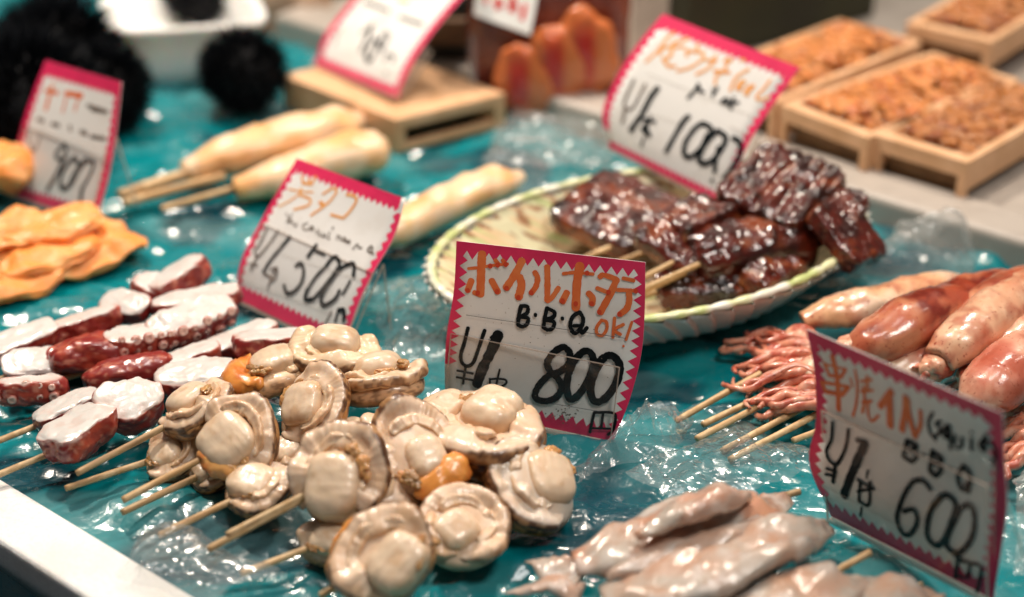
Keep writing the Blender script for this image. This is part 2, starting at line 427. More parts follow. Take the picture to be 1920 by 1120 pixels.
# ------------------------------------------------------------------ price cards
def polyline_interp(E, v):
    n = len(E) - 1; x = min(max(v, -0.1), 1.1) * n; i = min(max(int(math.floor(x)), 0), n - 1); t = x - i
    P = [2 * E[0] - E[1]] + list(E) + [2 * E[-1] - E[-2]]
    a, b, c, d = P[i], P[i + 1], P[i + 2], P[i + 3]
    return 0.5 * (2 * b + (c - a) * t + (2 * a - 5 * b + 4 * c - d) * t * t + (3 * b - a - 3 * c + d) * t ** 3)
class Card:
    def __init__(self, name, label, left, right, deps, zmin, bands, teeth=(17, 17), gaps={}):
        dTL, dTR, dBR, dBL = deps
        n = len(left)
        zs = [(C0 + ray(*left[-1]) * dBL)[2], (C0 + ray(*right[-1]) * dBR)[2]]
        s = (CAM_H - zmin) / (CAM_H - min(zs))
        vs = np.linspace(0, 1, n)
        self.L = [C0 + ray(*left[k]) * (dTL + (dBL - dTL) * vs[k]) * s for k in range(n)]
        self.R = [C0 + ray(*right[k]) * (dTR + (dBR - dTR) * vs[k]) * s for k in range(n)]
        right_v = nz(self.R[-1] - self.L[-1] + self.R[0] - self.L[0])
        upv = nz(self.L[0] - self.L[-1] + self.R[0] - self.R[-1])
        self.n = nz(np.cross(right_v, upv)); self.r = right_v; self.u = nz(np.cross(self.n, right_v))
        self.base = (self.L[-1] + self.R[-1]) / 2
        self.layer = 0.012
        self.t = thing(name, self.base, label, 'price card', 'handwritten price cards on clear stands')
        # paper
        nu, nv = 10, 28
        G = np.array([[self.S(i / nu, j / nv) for j in range(nv + 1)] for i in range(nu + 1)])
        front = G.reshape(-1, 3); back = front - self.n * 0.035
        idx = np.arange(len(front)).reshape(nu + 1, nv + 1); nf = len(front)
        Fc = []
        for i in range(nu):
            for j in range(nv):
                q = [idx[i, j], idx[i, j + 1], idx[i + 1, j + 1], idx[i + 1, j]]
                Fc.append([int(k) for k in q]); Fc.append([int(k + nf) for k in q[::-1]])
        loop = [idx[i, 0] for i in range(nu)] + [idx[nu, j] for j in range(nv)] + [idx[i, nv] for i in range(nu, 0, -1)] + [idx[0, j] for j in range(nv, 0, -1)]
        for a, b in zip(loop, loop[1:] + loop[:1]): Fc.append([int(a), int(b), int(b + nf), int(a + nf)])
        obj('card', np.concatenate([front, back]), Fc, M['paper'], self.t)
        # zigzag border
        b0, amp = bands
        items = []
        def strip(outer, inner, off):
            V = []
            for o, i in zip(outer, inner): V += [self.S(*o) + self.n * off, self.S(*i) + self.n * off]
            items.append((np.array(V), [[2 * k, 2 * k + 1, 2 * k + 3, 2 * k + 2] for k in range(len(outer) - 1)]))
        for side, (ta, tb) in {'top': (0, 1), 'bottom': (0, 1), 'left': (0, 1), 'right': (0, 1)}.items():
            ta, tb = gaps.get(side, (ta, tb))
            if ta >= tb: continue
            nt_ = int((teeth[0] if side in ('top', 'bottom') else teeth[1]) * 2 * (tb - ta))
            tt = np.linspace(ta, tb, nt_ + 1)
            ww = [b0[side] + (amp if k % 2 else 0) for k in range(nt_ + 1)]
            if side == 'top': strip([(t, 0) for t in tt], [(t, w) for t, w in zip(tt, ww)], 0.004)
            if side == 'bottom': strip([(t, 1) for t in tt], [(t, 1 - w) for t, w in zip(tt, ww)], 0.0045)
            if side == 'left': strip([(0, t) for t in tt], [(w, t) for t, w in zip(tt, ww)], 0.007)
            if side == 'right': strip([(1, t) for t in tt], [(1 - w, t) for t, w in zip(tt, ww)], 0.0075)
        V, Fc, _ = join(items)
        obj('border', V, Fc, M['pink'], self.t, smooth=False)
    def S(self, u, v):
        return polyline_interp(self.L, v) * (1 - u) + polyline_interp(self.R, v) * u
    def inv(self, px, py):
        u = v = 0.5
        for _ in range(8):
            p, _d = proj(self.S(u, v)); r = np.array([px, py]) - p
            if abs(r).max() < 0.05: break
            e = 1e-3
            J = np.c_[(proj(self.S(u + e, v))[0] - p) / e, (proj(self.S(u, v + e))[0] - p) / e]
            d = np.linalg.solve(J, r); u += np.clip(d[0], -.4, .4); v += np.clip(d[1], -.4, .4)
        return u, v
    def write(self, name, m, strokes, org, k, label=None, smooth=True, only=None):
        items = []
        for (w, pts) in strokes:
            P3 = []
            for (x, y) in pts:
                u, v = self.inv(org[0] + x * k, org[1] + y * k)
                P3.append(self.S(u, v))
            if len(P3) == 1: P3 = [P3[0] - self.r * 0.01, P3[0] + self.r * 0.01]
            P3 = catmull(P3, 7) if (smooth and len(P3) > 2) else np.array(P3)
            wid = w * k * depth(self.base) / FPX / 2
            n = len(P3)
            T = np.gradient(P3, axis=0); T = T / (np.linalg.norm(T, axis=1)[:, None] + 1e-9)
            Nn = np.cross(self.n, T)
            V = []; Fc = []
            rs = np.random.RandomState(int(w * 7 + pts[0][0]) % 9999)
            wj = wid * (1 + 0.06 * rs.randn(n))
            lay = self.layer + np.arange(n) * 0.00004
            for i in range(n):
                V += [P3[i] + Nn[i] * wj[i] + self.n * lay[i], P3[i] - Nn[i] * wj[i] + self.n * lay[i]]
            Fc = [[2 * i, 2 * i + 1, 2 * i + 3, 2 * i + 2] for i in range(n - 1)]
            for i, sgn in ((0, -1), (n - 1, 1)):                       # rounded ends
                b = len(V); q = 7
                for a in np.linspace(-math.pi / 2, math.pi / 2, q):
                    V.append(P3[i] + (Nn[i] * math.sin(a) + T[i] * sgn * math.cos(a) * 0.8) * wid + self.n * lay[i])
                Fc.append(list(range(b, b + q)) if sgn < 0 else list(range(b + q - 1, b - 1, -1)))
            items.append((np.array(V), Fc)); self.layer += 0.0012
        V, Fc, _ = join(items)
        o = obj(name, V, Fc, m, self.t, smooth=False)
        if label: o['label'] = label
        return o
    def stand(self, h_front=0.42, h_back=0.6, foot=3.0, u0=0.0, u1=0.985):
        hh = np.linalg.norm(self.L[0] - self.L[-1])
        bl, brr = self.S(u0, 1.0), self.S(u1, 1.0)
        wv = brr - bl
        bk = -self.n.copy(); bk[2] = 0; bk = nz(bk)
        f = self.n
        th = 0.09
        a0 = bl + f * 0.16 - self.u * 0.05
        items, edges = [], []
        def slab(o, e, n_):
            V, Fc = boxmesh(o, wv, e, n_ * th); items.append((V, Fc))
            for oo in (o - nz(wv) * 0.02, o + wv * 1.0 - nz(wv) * 0.02):
                V, Fc = boxmesh(oo - n_ * 0.005, nz(wv) * 0.05, e, n_ * (th + 0.01)); edges.append((V, Fc))
        slab(a0, self.u * hh * h_front, f)                                  # front lip
        b0 = bl - f * 0.20 - self.u * 0.05
        slab(b0, self.u * hh * h_back, -f)                                 # back pane
        top = b0 + self.u * hh * h_back - f * th
        gnd = bl + bk * foot; gnd[2] = min(bl[2], brr[2]) - 0.05
        V, Fc = boxmesh(top, wv, gnd - top, nz(np.cross(nz(gnd - top), nz(wv))) * th); items.append((V, Fc))
        for oo in (top, top + wv):
            V, Fc = boxmesh(oo - nz(wv) * .03, nz(wv) * 0.06, gnd - top, nz(np.cross(nz(gnd - top), nz(wv))) * th); edges.append((V, Fc))
        V, Fc = boxmesh(a0 + f * th, wv, -self.u * 0.12, -f * 0.5); edges.append((V, Fc))     # folded bottom edge, bright
        V, Fc = boxmesh(a0 + self.u * hh * h_front, wv, self.u * 0.03, f * th); edges.append((V, Fc))
        V, Fc, _ = join(items); obj('stand', V, Fc, M['acrylic'], self.t, smooth=False)
        V, Fc, _ = join(edges); obj('stand_edge', V, Fc, M['acrylic_edge'], self.t, smooth=False)

B800 = dict(top=0.042, bottom=0.052, left=0.022, right=0.018)
c8 = Card('price_card', 'price card reading 800 behind the heap of scallops', [(856, 452), (851, 545), (838, 625), (834, 690), (835, 762)],
          [(1210, 492), (1209, 580), (1203, 660), (1182, 745), (1150, 828)], (79.14, 77.76, 80.44, 81.82), 0.25, (B800, 0.042), (17, 17), {'left': (0, 0.72)})
o1, k1 = (810, 430), 430 / 1920
c8.write('orange_lettering', M['orange_ink'], [
    (26, [(305, 330), (400, 320), (490, 305), (560, 297), (635, 290)]), (70, [(420, 205), (412, 350), (405, 545)]), (56, [(330, 430), (300, 510)]),
    (56, [(500, 430), (552, 525)]), (46, [(400, 548), (355, 530)]), (34, [(530, 258), (562, 298)]), (34, [(592, 258), (625, 298)]),
    (64, [(755, 262), (700, 370), (622, 490)]), (66, [(735, 400), (750, 470), (725, 570)]),
    (46, [(862, 360), (885, 410), (870, 480), (830, 535)]), (50, [(965, 312), (968, 450), (965, 595)]), (42, [(965, 600), (1010, 565), (1060, 490)]),
    (30, [(1100, 372), (1200, 362), (1350, 375)]), (70, [(1240, 300), (1215, 450), (1205, 660)]), (58, [(1130, 530), (1092, 605)]), (54, [(1312, 535), (1345, 575), (1340, 625)]),
    (44, [(1405, 398), (1440, 383), (1540, 415)]), (58, [(1545, 420), (1495, 540), (1410, 695)]), (34, [(1382, 492), (1480, 530)]),
    (34, [(1602, 410), (1690, 428)]), (34, [(1552, 507), (1640, 510), (1705, 515)]), (52, [(1650, 525), (1652, 600), (1630, 665), (1575, 710)]),
    (28, [(1420, 760), (1380, 820), (1385, 875), (1430, 885), (1465, 830), (1460, 775), (1420, 760)]), (27, [(1530, 740), (1515, 905)]),
    (27, [(1605, 795), (1527, 840), (1580, 880)]), (24, [(1675, 775), (1625, 925)]), (22, [(1604, 977)])], o1, k1)
c8.write('pen_stop', M['orange_dot'], [(44, [(x, y)]) for x, y in ((300, 512), (385, 533), (547, 520), (625, 493), (725, 570), (832, 530), (1095, 598), (1205, 622), (1338, 622), (1480, 525), (1403, 693), (1570, 710), (1708, 515), (490, 306), (552, 298), (618, 292), (1300, 365))], o1, k1)
c8.write('small_lettering', M['ink'], [
    (34, [(748, 640), (728, 730), (722, 795)]), (34, [(745, 640), (800, 645), (800, 695), (745, 728)]), (34, [(745, 732), (805, 742), (798, 790), (760, 812), (722, 797)]), (30, [(868, 708), (868, 722)]),
    (34, [(965, 655), (947, 740), (935, 822)]), (34, [(965, 657), (1025, 690), (1020, 730), (955, 752)]), (34, [(955, 757), (1025, 775), (1010, 828), (970, 838), (937, 820)]), (30, [(1093, 738), (1093, 752)]),
    (34, [(1240, 690), (1180, 730), (1160, 810), (1195, 867), (1250, 820), (1268, 750), (1240, 690)]), (34, [(1190, 805), (1240, 810), (1258, 865), (1300, 820)])], o1, k1)
c8.write('printed_rule', M['rule'], [(5, [(290, 715), (1625, 910)])], o1, k1)
o2, k2 = (810, 590), 430 / 1920
c8.write('price_lettering', M['ink'], [
    (33, [(305, 108), (275, 230), (245, 330), (255, 400), (300, 428), (350, 395), (390, 290), (420, 200), (445, 128)]), (22, [(285, 425), (262, 575)]), (22, [(215, 465), (345, 490)]), (22, [(210, 520), (340, 545)]),
    (28, [(497, 190), (560, 145)]), (86, [(560, 160), (500, 300), (430, 440), (378, 580)]),
    (18, [(570, 455), (535, 612)]), (18, [(487, 530), (490, 612)]), (20, [(485, 537), (560, 533), (622, 545), (608, 585), (490, 622)]),
    (58, [(1150, 300), (1100, 268), (1020, 315), (968, 400), (995, 470), (1060, 535), (1090, 610), (1040, 690), (950, 720), (868, 690), (890, 600), (980, 505), (1080, 470), (1150, 400), (1158, 320), (1150, 300)]),
    (62, [(1200, 370), (1150, 480), (1132, 600), (1160, 705), (1240, 655), (1320, 520), (1355, 395), (1330, 315), (1270, 305), (1200, 370)]),
    (66, [(1420, 375), (1350, 520), (1330, 640), (1370, 725), (1460, 690), (1548, 560), (1575, 430), (1530, 350), (1470, 340), (1420, 375)]),
    (24, [(1360, 815), (1325, 980)]), (26, [(1360, 815), (1500, 815), (1540, 850), (1520, 955), (1475, 1000)]), (22, [(1435, 820), (1420, 940)]), (20, [(1340, 945), (1500, 950)])], o2, k2)
c8.write('printed_rule', M['rule'], [(5, [(1000, 738), (1400, 805)])], o2, k2)
rs = np.random.RandomState(4)
c8.write('grime', M['stain'], [(rs.uniform(5, 15), [(1090 + rs.randn() * 80, 835 + rs.randn() * 33)]) for _ in range(46)] +
         [(rs.uniform(4, 9), [(rs.uniform(500, 1500), rs.uniform(0, 700))]) for _ in range(22)], o2, k2, 'dark grime specks above the lower border')
c8.stand(0.46, 0.62, 3.2)

B6 = dict(top=0.06, bottom=0.06, left=0.035, right=0.05)
c6 = Card('price_card', 'price card reading 600 for squid in front of the squid skewers', [(1512, 617), (1528, 705), (1530, 790), (1518, 870), (1558, 968)],
          [(1880, 775), (1884, 860), (1888, 950), (1876, 1040), (1862, 1125)], (66.58, 60.44, 64.61, 70.75), 0.6, (B6, 0.032), (18, 18), {'left': (0, 0.9)})
o3, k3 = (1490, 600), 420 / 1882
c6.write('orange_lettering', M['orange_ink'], [
    (55, [(318, 305), (360, 500), (370, 755)]), (38, [(252, 365), (290, 460)]), (24, [(250, 370), (430, 415)]), (33, [(430, 412), (392, 478)]), (33, [(290, 465), (390, 480)]),
    (42, [(228, 520), (260, 598)]), (34, [(230, 522), (460, 562)]), (42, [(455, 562), (400, 628)]), (42, [(260, 600), (400, 630)]),
    (28, [(510, 420), (530, 560), (520, 700), (492, 805)]), (22, [(472, 490), (490, 560)]), (28, [(560, 515), (650, 500)]), (33, [(612, 475), (612, 600)]), (28, [(562, 598), (660, 590)]),
    (32, [(580, 560), (590, 680), (572, 775)]), (28, [(570, 690), (650, 680)]), (27, [(620, 690), (622, 790), (652, 848), (708, 802)]),
    (66, [(815, 600), (722, 725)]), (66, [(800, 645), (805, 890)]), (62, [(935, 650), (930, 760), (905, 925)]), (56, [(950, 660), (965, 800), (1012, 975)]), (42, [(1060, 765), (1060, 880), (1015, 985)])], o3, k3)
c6.write('small_lettering', M['ink'], [
    (31, [(1165, 778), (1130, 850), (1140, 940), (1190, 1008)]), (33, [(1232, 852), (1192, 872), (1232, 930), (1190, 972)]), (35, [(1292, 882), (1250, 930), (1280, 990), (1302, 882), (1312, 1080)]),
    (35, [(1350, 972), (1350, 1060), (1402, 1068), (1412, 990)]), (32, [(1490, 995), (1490, 1090)]), (29, [(1490, 942)]), (37, [(1602, 995), (1560, 1050), (1602, 1092), (1612, 965)])], o3, k3)
o4, k4 = (1490, 770), 0.3125
c6.write('price_lettering', M['ink'], [
    (23, [(1180, 190), (1212, 255), (1185, 322)]),
    (32, [(680, 178), (655, 270)]), (32, [(680, 178), (735, 212), (690, 240)]), (32, [(690, 240), (738, 262), (708, 303), (657, 275)]), (22, [(778, 262)]),
    (34, [(830, 242), (815, 358)]), (34, [(830, 242), (888, 290), (840, 310)]), (34, [(845, 315), (888, 342), (850, 388), (815, 362)]), (22, [(940, 345)]),
    (34, [(1020, 332), (985, 390), (1000, 460), (1045, 468), (1055, 380), (1020, 332)]), (30, [(1030, 440), (1050, 488)]),
    (26, [(232, 68), (225, 170), (195, 240), (215, 300), (255, 320), (290, 270), (315, 200), (328, 112)]), (28, [(250, 320), (235, 428)]), (21, [(195, 345), (255, 365)]), (21, [(190, 380), (250, 390)]),
    (32, [(378, 175), (430, 187)]), (60, [(428, 195), (380, 300), (330, 420), (300, 508)])], o4, k4)
c6.write('price_lettering', M['ink'], [
    (16, [(445, 355), (400, 630)]), (20, [(382, 412), (480, 470)]), (20, [(382, 482), (480, 462)]), (22, [(400, 420), (390, 540)]), (22, [(390, 540), (450, 560), (458, 425)]),
    (33, [(820, 470), (780, 422), (720, 422), (660, 510), (620, 640), (650, 730), (700, 738), (742, 660), (720, 592), (660, 602)]),
    (40, [(890, 508), (822, 600), (800, 740), (850, 806), (900, 776), (950, 660), (972, 565), (930, 508), (890, 508)]),
    (38, [(1000, 580), (922, 760), (932, 828), (1000, 848), (1068, 760), (1086, 640), (1058, 567), (1000, 580)]), (36, [(932, 830), (1008, 898)]),
    (28, [(985, 880), (970, 998)]), (22, [(990, 890), (1060, 912), (1125, 940), (1100, 1085)]), (20, [(1060, 920), (1042, 1000)]), (20, [(972, 982), (1020, 1000)])], o4, k4)
c6.write('printed_rule', M['rule_pale'], [(5, [(170, 440), (640, 690)]), (5, [(250, 25), (1150, 440)])], o4, k4)
c6.stand(0.60, 0.7, 2.6)

B5 = dict(top=0.07, bottom=0.085, left=0.03, right=0.03)
c5 = Card('price_card', 'price card reading 500 leaning back behind the octopus skewers', [(557, 297), (520, 360), (485, 422), (452, 490), (440, 558)],
          [(760, 373), (738, 445), (697, 516), (665, 588), (647, 660)], (93.56, 88.47, 88.4, 93.49), 0.25, (B5, 0.03), (20, 17), {'left': (0, 0.93), 'right': (0.1, 1), 'top': (0, 0.97)})
o5, k5 = (420, 280), 0.1875
c5.write('orange_lettering', M['orange_ink_light'], [
    (30, [(780, 268), (787, 340)]), (30, [(850, 300), (868, 345)]), (30, [(920, 272), (880, 350)]), (34, [(787, 340), (880, 352)]), (22, [(650, 400), (760, 422), (890, 432)]), (46, [(770, 405), (760, 448)]),
    (22, [(740, 462), (640, 530), (552, 573)]), (30, [(765, 462), (850, 492), (868, 530), (830, 570), (702, 605)]),
    (27, [(990, 450), (1095, 390), (1130, 425)]), (28, [(1130, 432), (1040, 540), (872, 663)]), (44, [(962, 535), (998, 560)]),
    (32, [(1228, 455), (1290, 465), (1328, 510), (1270, 610), (1198, 688)]), (30, [(1072, 655), (1190, 690)])], o5, k5)
c5.write('small_lettering', M['ink_pale'], [
    (15, [(625, 640), (645, 690)]), (15, [(682, 650), (625, 735)]), (15, [(665, 705), (650, 730), (672, 735), (680, 712), (665, 705)]), (15, [(695, 728), (702, 762), (728, 765), (735, 738)]),
    (16, [(838, 740), (790, 762), (800, 802), (840, 805)]), (17, [(880, 770), (855, 795), (878, 808), (890, 772), (902, 812)]),
    (15, [(940, 800), (930, 850)]), (15, [(962, 820), (955, 860), (975, 870)]), (15, [(1000, 840), (990, 870), (1015, 880), (1020, 850)]), (15, [(1060, 830), (1045, 890), (1062, 900)]), (24, [(1095, 783), (1090, 795)]),
    (16, [(1140, 862), (1132, 905)]), (16, [(1140, 865), (1170, 880), (1165, 915)]), (16, [(1200, 882), (1190, 915), (1212, 920), (1216, 890), (1200, 882)]), (16, [(1228, 900), (1232, 940), (1245, 915), (1258, 945), (1265, 910)]),
    (16, [(1290, 1000), (1340, 950), (1352, 985), (1385, 985)]), (20, [(1470, 970), (1440, 1010), (1470, 1030), (1490, 985), (1470, 970)]), (26, [(1470, 1030), (1495, 1045)])], o5, k5)
o6, k6 = (420, 410), 360 / 1753
c5.write('yen_sign', M['ink_pale'], [(23, [(402, 82), (332, 230), (282, 300), (312, 348), (370, 290), (440, 200), (500, 112)]), (26, [(308, 345), (252, 470)]), (17, [(242, 412), (310, 425)]),
    (20, [(480, 450), (402, 640)]), (22, [(372, 500), (440, 540)]), (22, [(432, 470), (488, 452), (478, 540), (420, 578)]), (20, [(985, 850), (930, 960)])], o6, k6, 'worn grey yen sign and counter character')
c5.write('price_lettering', M['ink'], [(42, [(605, 172), (535, 255)]), (40, [(848, 245), (772, 350)]), (22, [(842, 302), (925, 335)]),
    (38, [(935, 440), (985, 372), (1030, 352), (1060, 410), (1060, 465)]), (40, [(1062, 465), (1140, 420), (1192, 422), (1188, 530)]), (40, [(765, 650), (748, 740), (820, 738)]), (24, [(1050, 840), (1020, 948)]), (40, [(1050, 836), (1100, 842), (1100, 935)])], o6, k6)
c5.write('price_lettering', M['ink_mid'], [(34, [(535, 258), (440, 370), (365, 488)]), (36, [(662, 432), (710, 412), (735, 480), (710, 590), (640, 670), (580, 678), (555, 610)]),
    (36, [(930, 445), (840, 540), (765, 660)]), (38, [(820, 738), (900, 650), (1000, 520), (1060, 430)]), (40, [(1058, 470), (935, 640), (892, 750), (930, 790), (1020, 735), (1062, 660)]), (28, [(1160, 570), (1092, 690)])], o6, k6, 'lighter grey strokes of the price')
c5.write('printed_rule', M['rule_pale'], [(5, [(170, 560), (950, 850)]), (5, [(540, 330), (1250, 560)])], o6, k6)
c5.stand(0.52, 0.6, 3.4)

B1 = dict(top=0.07, bottom=0.045, left=0.035, right=0.03)
c1 = Card('price_card', 'price card reading 1000 for eel above the oval basket', [(1243, 26), (1192, 88), (1153, 151), (1130, 213), (1141, 276)],
          [(1500, 127), (1451, 195), (1409, 260), (1381, 322), (1362, 388)], (99.64, 96.03, 97.0, 100.62), 2.6, (B1, 0.03), (21, 17), {'left': (0, 0.86), 'bottom': (0.01, 1)})
o7, k7 = (1120, 10), 400 / 1920
c1.write('orange_lettering', M['orange_ink_light'], [
    (28, [(690, 242), (602, 330), (562, 440)]), (28, [(440, 510), (560, 402)]), (32, [(820, 302), (680, 342)]), (34, [(562, 382), (780, 378)]), (36, [(680, 342), (660, 450), (592, 498)]), (34, [(592, 482), (640, 548), (700, 552)]),
    (30, [(900, 352), (902, 400)]), (32, [(802, 410), (958, 430)]), (32, [(802, 412), (806, 458)]), (28, [(958, 432), (940, 490), (840, 560), (722, 593)]),
    (32, [(962, 492), (1070, 500)]), (28, [(1068, 452), (1040, 520), (980, 580), (892, 623)]),
    (42, [(1152, 502), (1208, 492)]), (32, [(1052, 592), (1190, 608)]), (27, [(1170, 532), (1130, 600), (1072, 640), (1060, 715)]), (28, [(1292, 492), (1328, 494)]),
    (27, [(1365, 577), (1250, 650), (1196, 768)]), (32, [(1260, 742), (1328, 692), (1290, 690), (1258, 748), (1298, 758)]), (32, [(1340, 790), (1408, 730), (1360, 742), (1332, 790), (1358, 808)]), (24, [(1560, 672), (1500, 750), (1432, 828), (1470, 853), (1540, 828)])], o7, k7)
o8, k8 = (1120, 120), 400 / 1792
c1.write('small_lettering', M['ink'], [(28, [(850, 168), (832, 210), (762, 288)]), (24, [(825, 202), (870, 232), (900, 240)]), (24, [(852, 182), (870, 220)]), (28, [(1010, 202), (967, 268)]), (15, [(962, 212), (985, 230)]),
    (25, [(1088, 287), (1042, 320), (1080, 338), (1108, 302)]), (25, [(1150, 282), (1112, 368)]), (25, [(1188, 325), (1112, 342), (1130, 380)])], o8, k8)
c1.write('yen_sign', M['ink_pale'], [(23, [(310, 132), (250, 260), (226, 340), (250, 378), (300, 368), (360, 260), (405, 172)]), (30, [(235, 380), (212, 488)])], o8, k8, 'worn grey yen sign')
c1.write('price_lettering', M['ink'], [(50, [(508, 204), (450, 280), (370, 430), (284, 556)]), (25, [(450, 442), (372, 688)]), (28, [(392, 462), (488, 490)]), (40, [(382, 540), (440, 600)]), (36, [(410, 500), (422, 590)]),
    (44, [(768, 442), (720, 490), (582, 733)]), (42, [(890, 498), (822, 540), (742, 660), (732, 758), (790, 778), (878, 700), (948, 590), (955, 540), (890, 498)]),
    (46, [(1010, 562), (932, 640), (852, 780), (900, 838), (980, 798), (1058, 690), (1078, 612), (1010, 562)]), (52, [(930, 600), (862, 760)]), (38, [(1020, 700), (1000, 790), (986, 908)]), (42, [(1142, 622), (1198, 660), (1200, 760), (1130, 880), (1068, 958)]), (36, [(965, 980)])], o8, k8)
c1.write('printed_rule', M['rule_pale'], [(5, [(420, 80), (1300, 440)]), (5, [(440, 420), (680, 500)])], o8, k8)
c1.stand(0.5, 0.55, 2.2)

B9 = dict(top=0.09, bottom=0.06, left=0.05, right=0.05)
c9 = Card('price_card', 'blurred price card reading 900 among the orange seafood at left', [(86, 113), (61, 176), (40, 240), (25, 303), (23, 366)],
          [(228, 154), (221, 219), (212, 285), (199, 350), (178, 415)], (105.28, 99.7, 100.38, 105.96), 0.3, (B9, 0.03), (18, 16), {'left': (0, 0.9), 'right': (0, 0.9), 'bottom': (0, 0.85)})
o9, k9 = (0, 100), 250 / 875
c9.write('orange_lettering', M['orange_ink'], [(32, [(345, 212), (322, 290), (302, 368)]), (28, [(300, 245), (380, 262)]), (36, [(432, 262), (538, 280)]), (18, [(440, 272), (412, 388)]), (18, [(520, 282), (492, 378)])], o9, k9)
c9.write('small_lettering', M['ink_pale'], [(24, [(575, 342), (640, 362), (700, 382)]), (18, [(600, 372), (705, 388)]), (28, [(252, 432), (285, 445)]), (26, [(342, 462), (388, 475)]), (26, [(460, 478), (465, 505)]), (28, [(532, 512), (570, 530)]), (24, [(600, 545), (690, 560)])], o9, k9)
c9.write('yen_sign', M['ink_pale'], [(17, [(192, 532), (202, 610), (230, 638), (262, 552)]), (26, [(200, 642), (152, 778)])], o9, k9)
c9.write('price_lettering', M['ink_mid'], [(26, [(420, 602), (368, 660), (392, 698), (438, 670), (430, 602)]), (36, [(430, 665), (380, 780), (312, 898)]), (34, [(490, 682), (422, 760), (397, 858), (430, 888), (480, 838), (518, 740), (490, 682)]),
    (44, [(560, 702), (500, 780), (462, 858)]), (27, [(560, 702), (618, 722), (590, 800), (542, 888)]), (38, [(540, 890), (522, 1025)])], o9, k9)
c9.stand(0.5, 0.6, 3.0)

B7 = dict(top=0.07, bottom=0.06, left=0.05, right=0.05)
c7 = Card('price_card', 'blurred price card standing on top of the upturned wooden box', [(738, -95), (693, -41), (651, 12), (610, 66), (590, 120)],
          [(898, -40), (848, 16), (803, 72), (768, 128), (747, 184)], (108.99, 102.91, 102.03, 108.11), 2.62, (B7, 0.025), (18, 16))
o10, k10 = (560, 0), 340 / 1904
c7.write('small_lettering', M['ink_mid'], [(40, [(690, 25), (800, 62), (950, 122)]), (40, [(1065, 180), (1180, 222), (1300, 262)])], o10, k10)
c7.write('price_lettering', M['ink_mid'], [(46, [(660, 355), (780, 262)]), (56, [(778, 265), (720, 400), (655, 540)]), (52, [(800, 405), (712, 560), (752, 640), (838, 490), (800, 405)]), (40, [(900, 345), (850, 470), (880, 520), (940, 380), (900, 345)]), (28, [(450, 292), (372, 468)]), (20, [(380, 330), (400, 400)]), (34, [(925, 570), (900, 640)]), (34, [(930, 565), (1000, 600), (985, 650)]), (40, [(922, 770)])], o10, k10)
c7.write('orange_lettering', M['orange_ink_light'], [(40, [(1060, 0), (1150, 20)]), (36, [(1100, -90), (1230, -50)])], o10, k10)
c7.stand(0.4, 0.4, 0.7)
# ------------------------------------------------------------------ scallop skewers
CREAM = np.array([0.70, 0.50, 0.325]); PALE = np.array([0.71, 0.525, 0.375]); LIP = np.array([0.09, 0.032, 0.011]); TAN = np.array([0.48, 0.245, 0.095])
ROE = np.array([0.72, 0.29, 0.06])
def stick_between(root, a, b, r=0.16, taper=True, name='stick', seed=0):
    a, b = np.asarray(a, float), np.asarray(b, float)
    n = 40; t = np.linspace(0, 1, n)[:, None]
    P = a + (b - a) * t
    L = np.linalg.norm(b - a)
    P = P + 0.015 * L * 0.12 * np.c_[fbm(np.c_[t * 2, t * 0 + seed, t * 0], 3), fbm(np.c_[t * 2, t * 0 + seed, t * 0], 8), fbm(np.c_[t * 2, t * 0 + seed, t * 0], 5)]
    R = np.full(n, r); R[0] *= 0.92
    R = R * (1 + .05 * fbm(np.c_[t * 6, t * 0 + seed, t * 0], 15, 2))
    V, F = tube(P, R, 12)
    ang = np.append(np.tile(np.arange(12), n), [0, 0]); tt = np.append(np.repeat(np.linspace(0, 1, n), 12), [0, 1])
    s1 = fbm(np.c_[ang * .9 + seed, tt * 2.5, tt * 0], 21, 3)
    cc = mixc(np.tile(np.array([.66, .47, .26]), (len(V), 1)), np.array([.47, .27, .11]), sstep(-.1, .6, s1))
    cc = mixc(cc, np.array([.26, .14, .06]), .75 * sstep(.35, .75, fbm(np.c_[ang * .3 + seed * .7, tt * 5, tt * 0], 33, 2)) + .35 * sstep(.03, .0, tt))
    cc = cc * (1 + .12 * math.sin(seed * 1.7))
    return obj(name, V, F, M['bamboo'], root, cc)

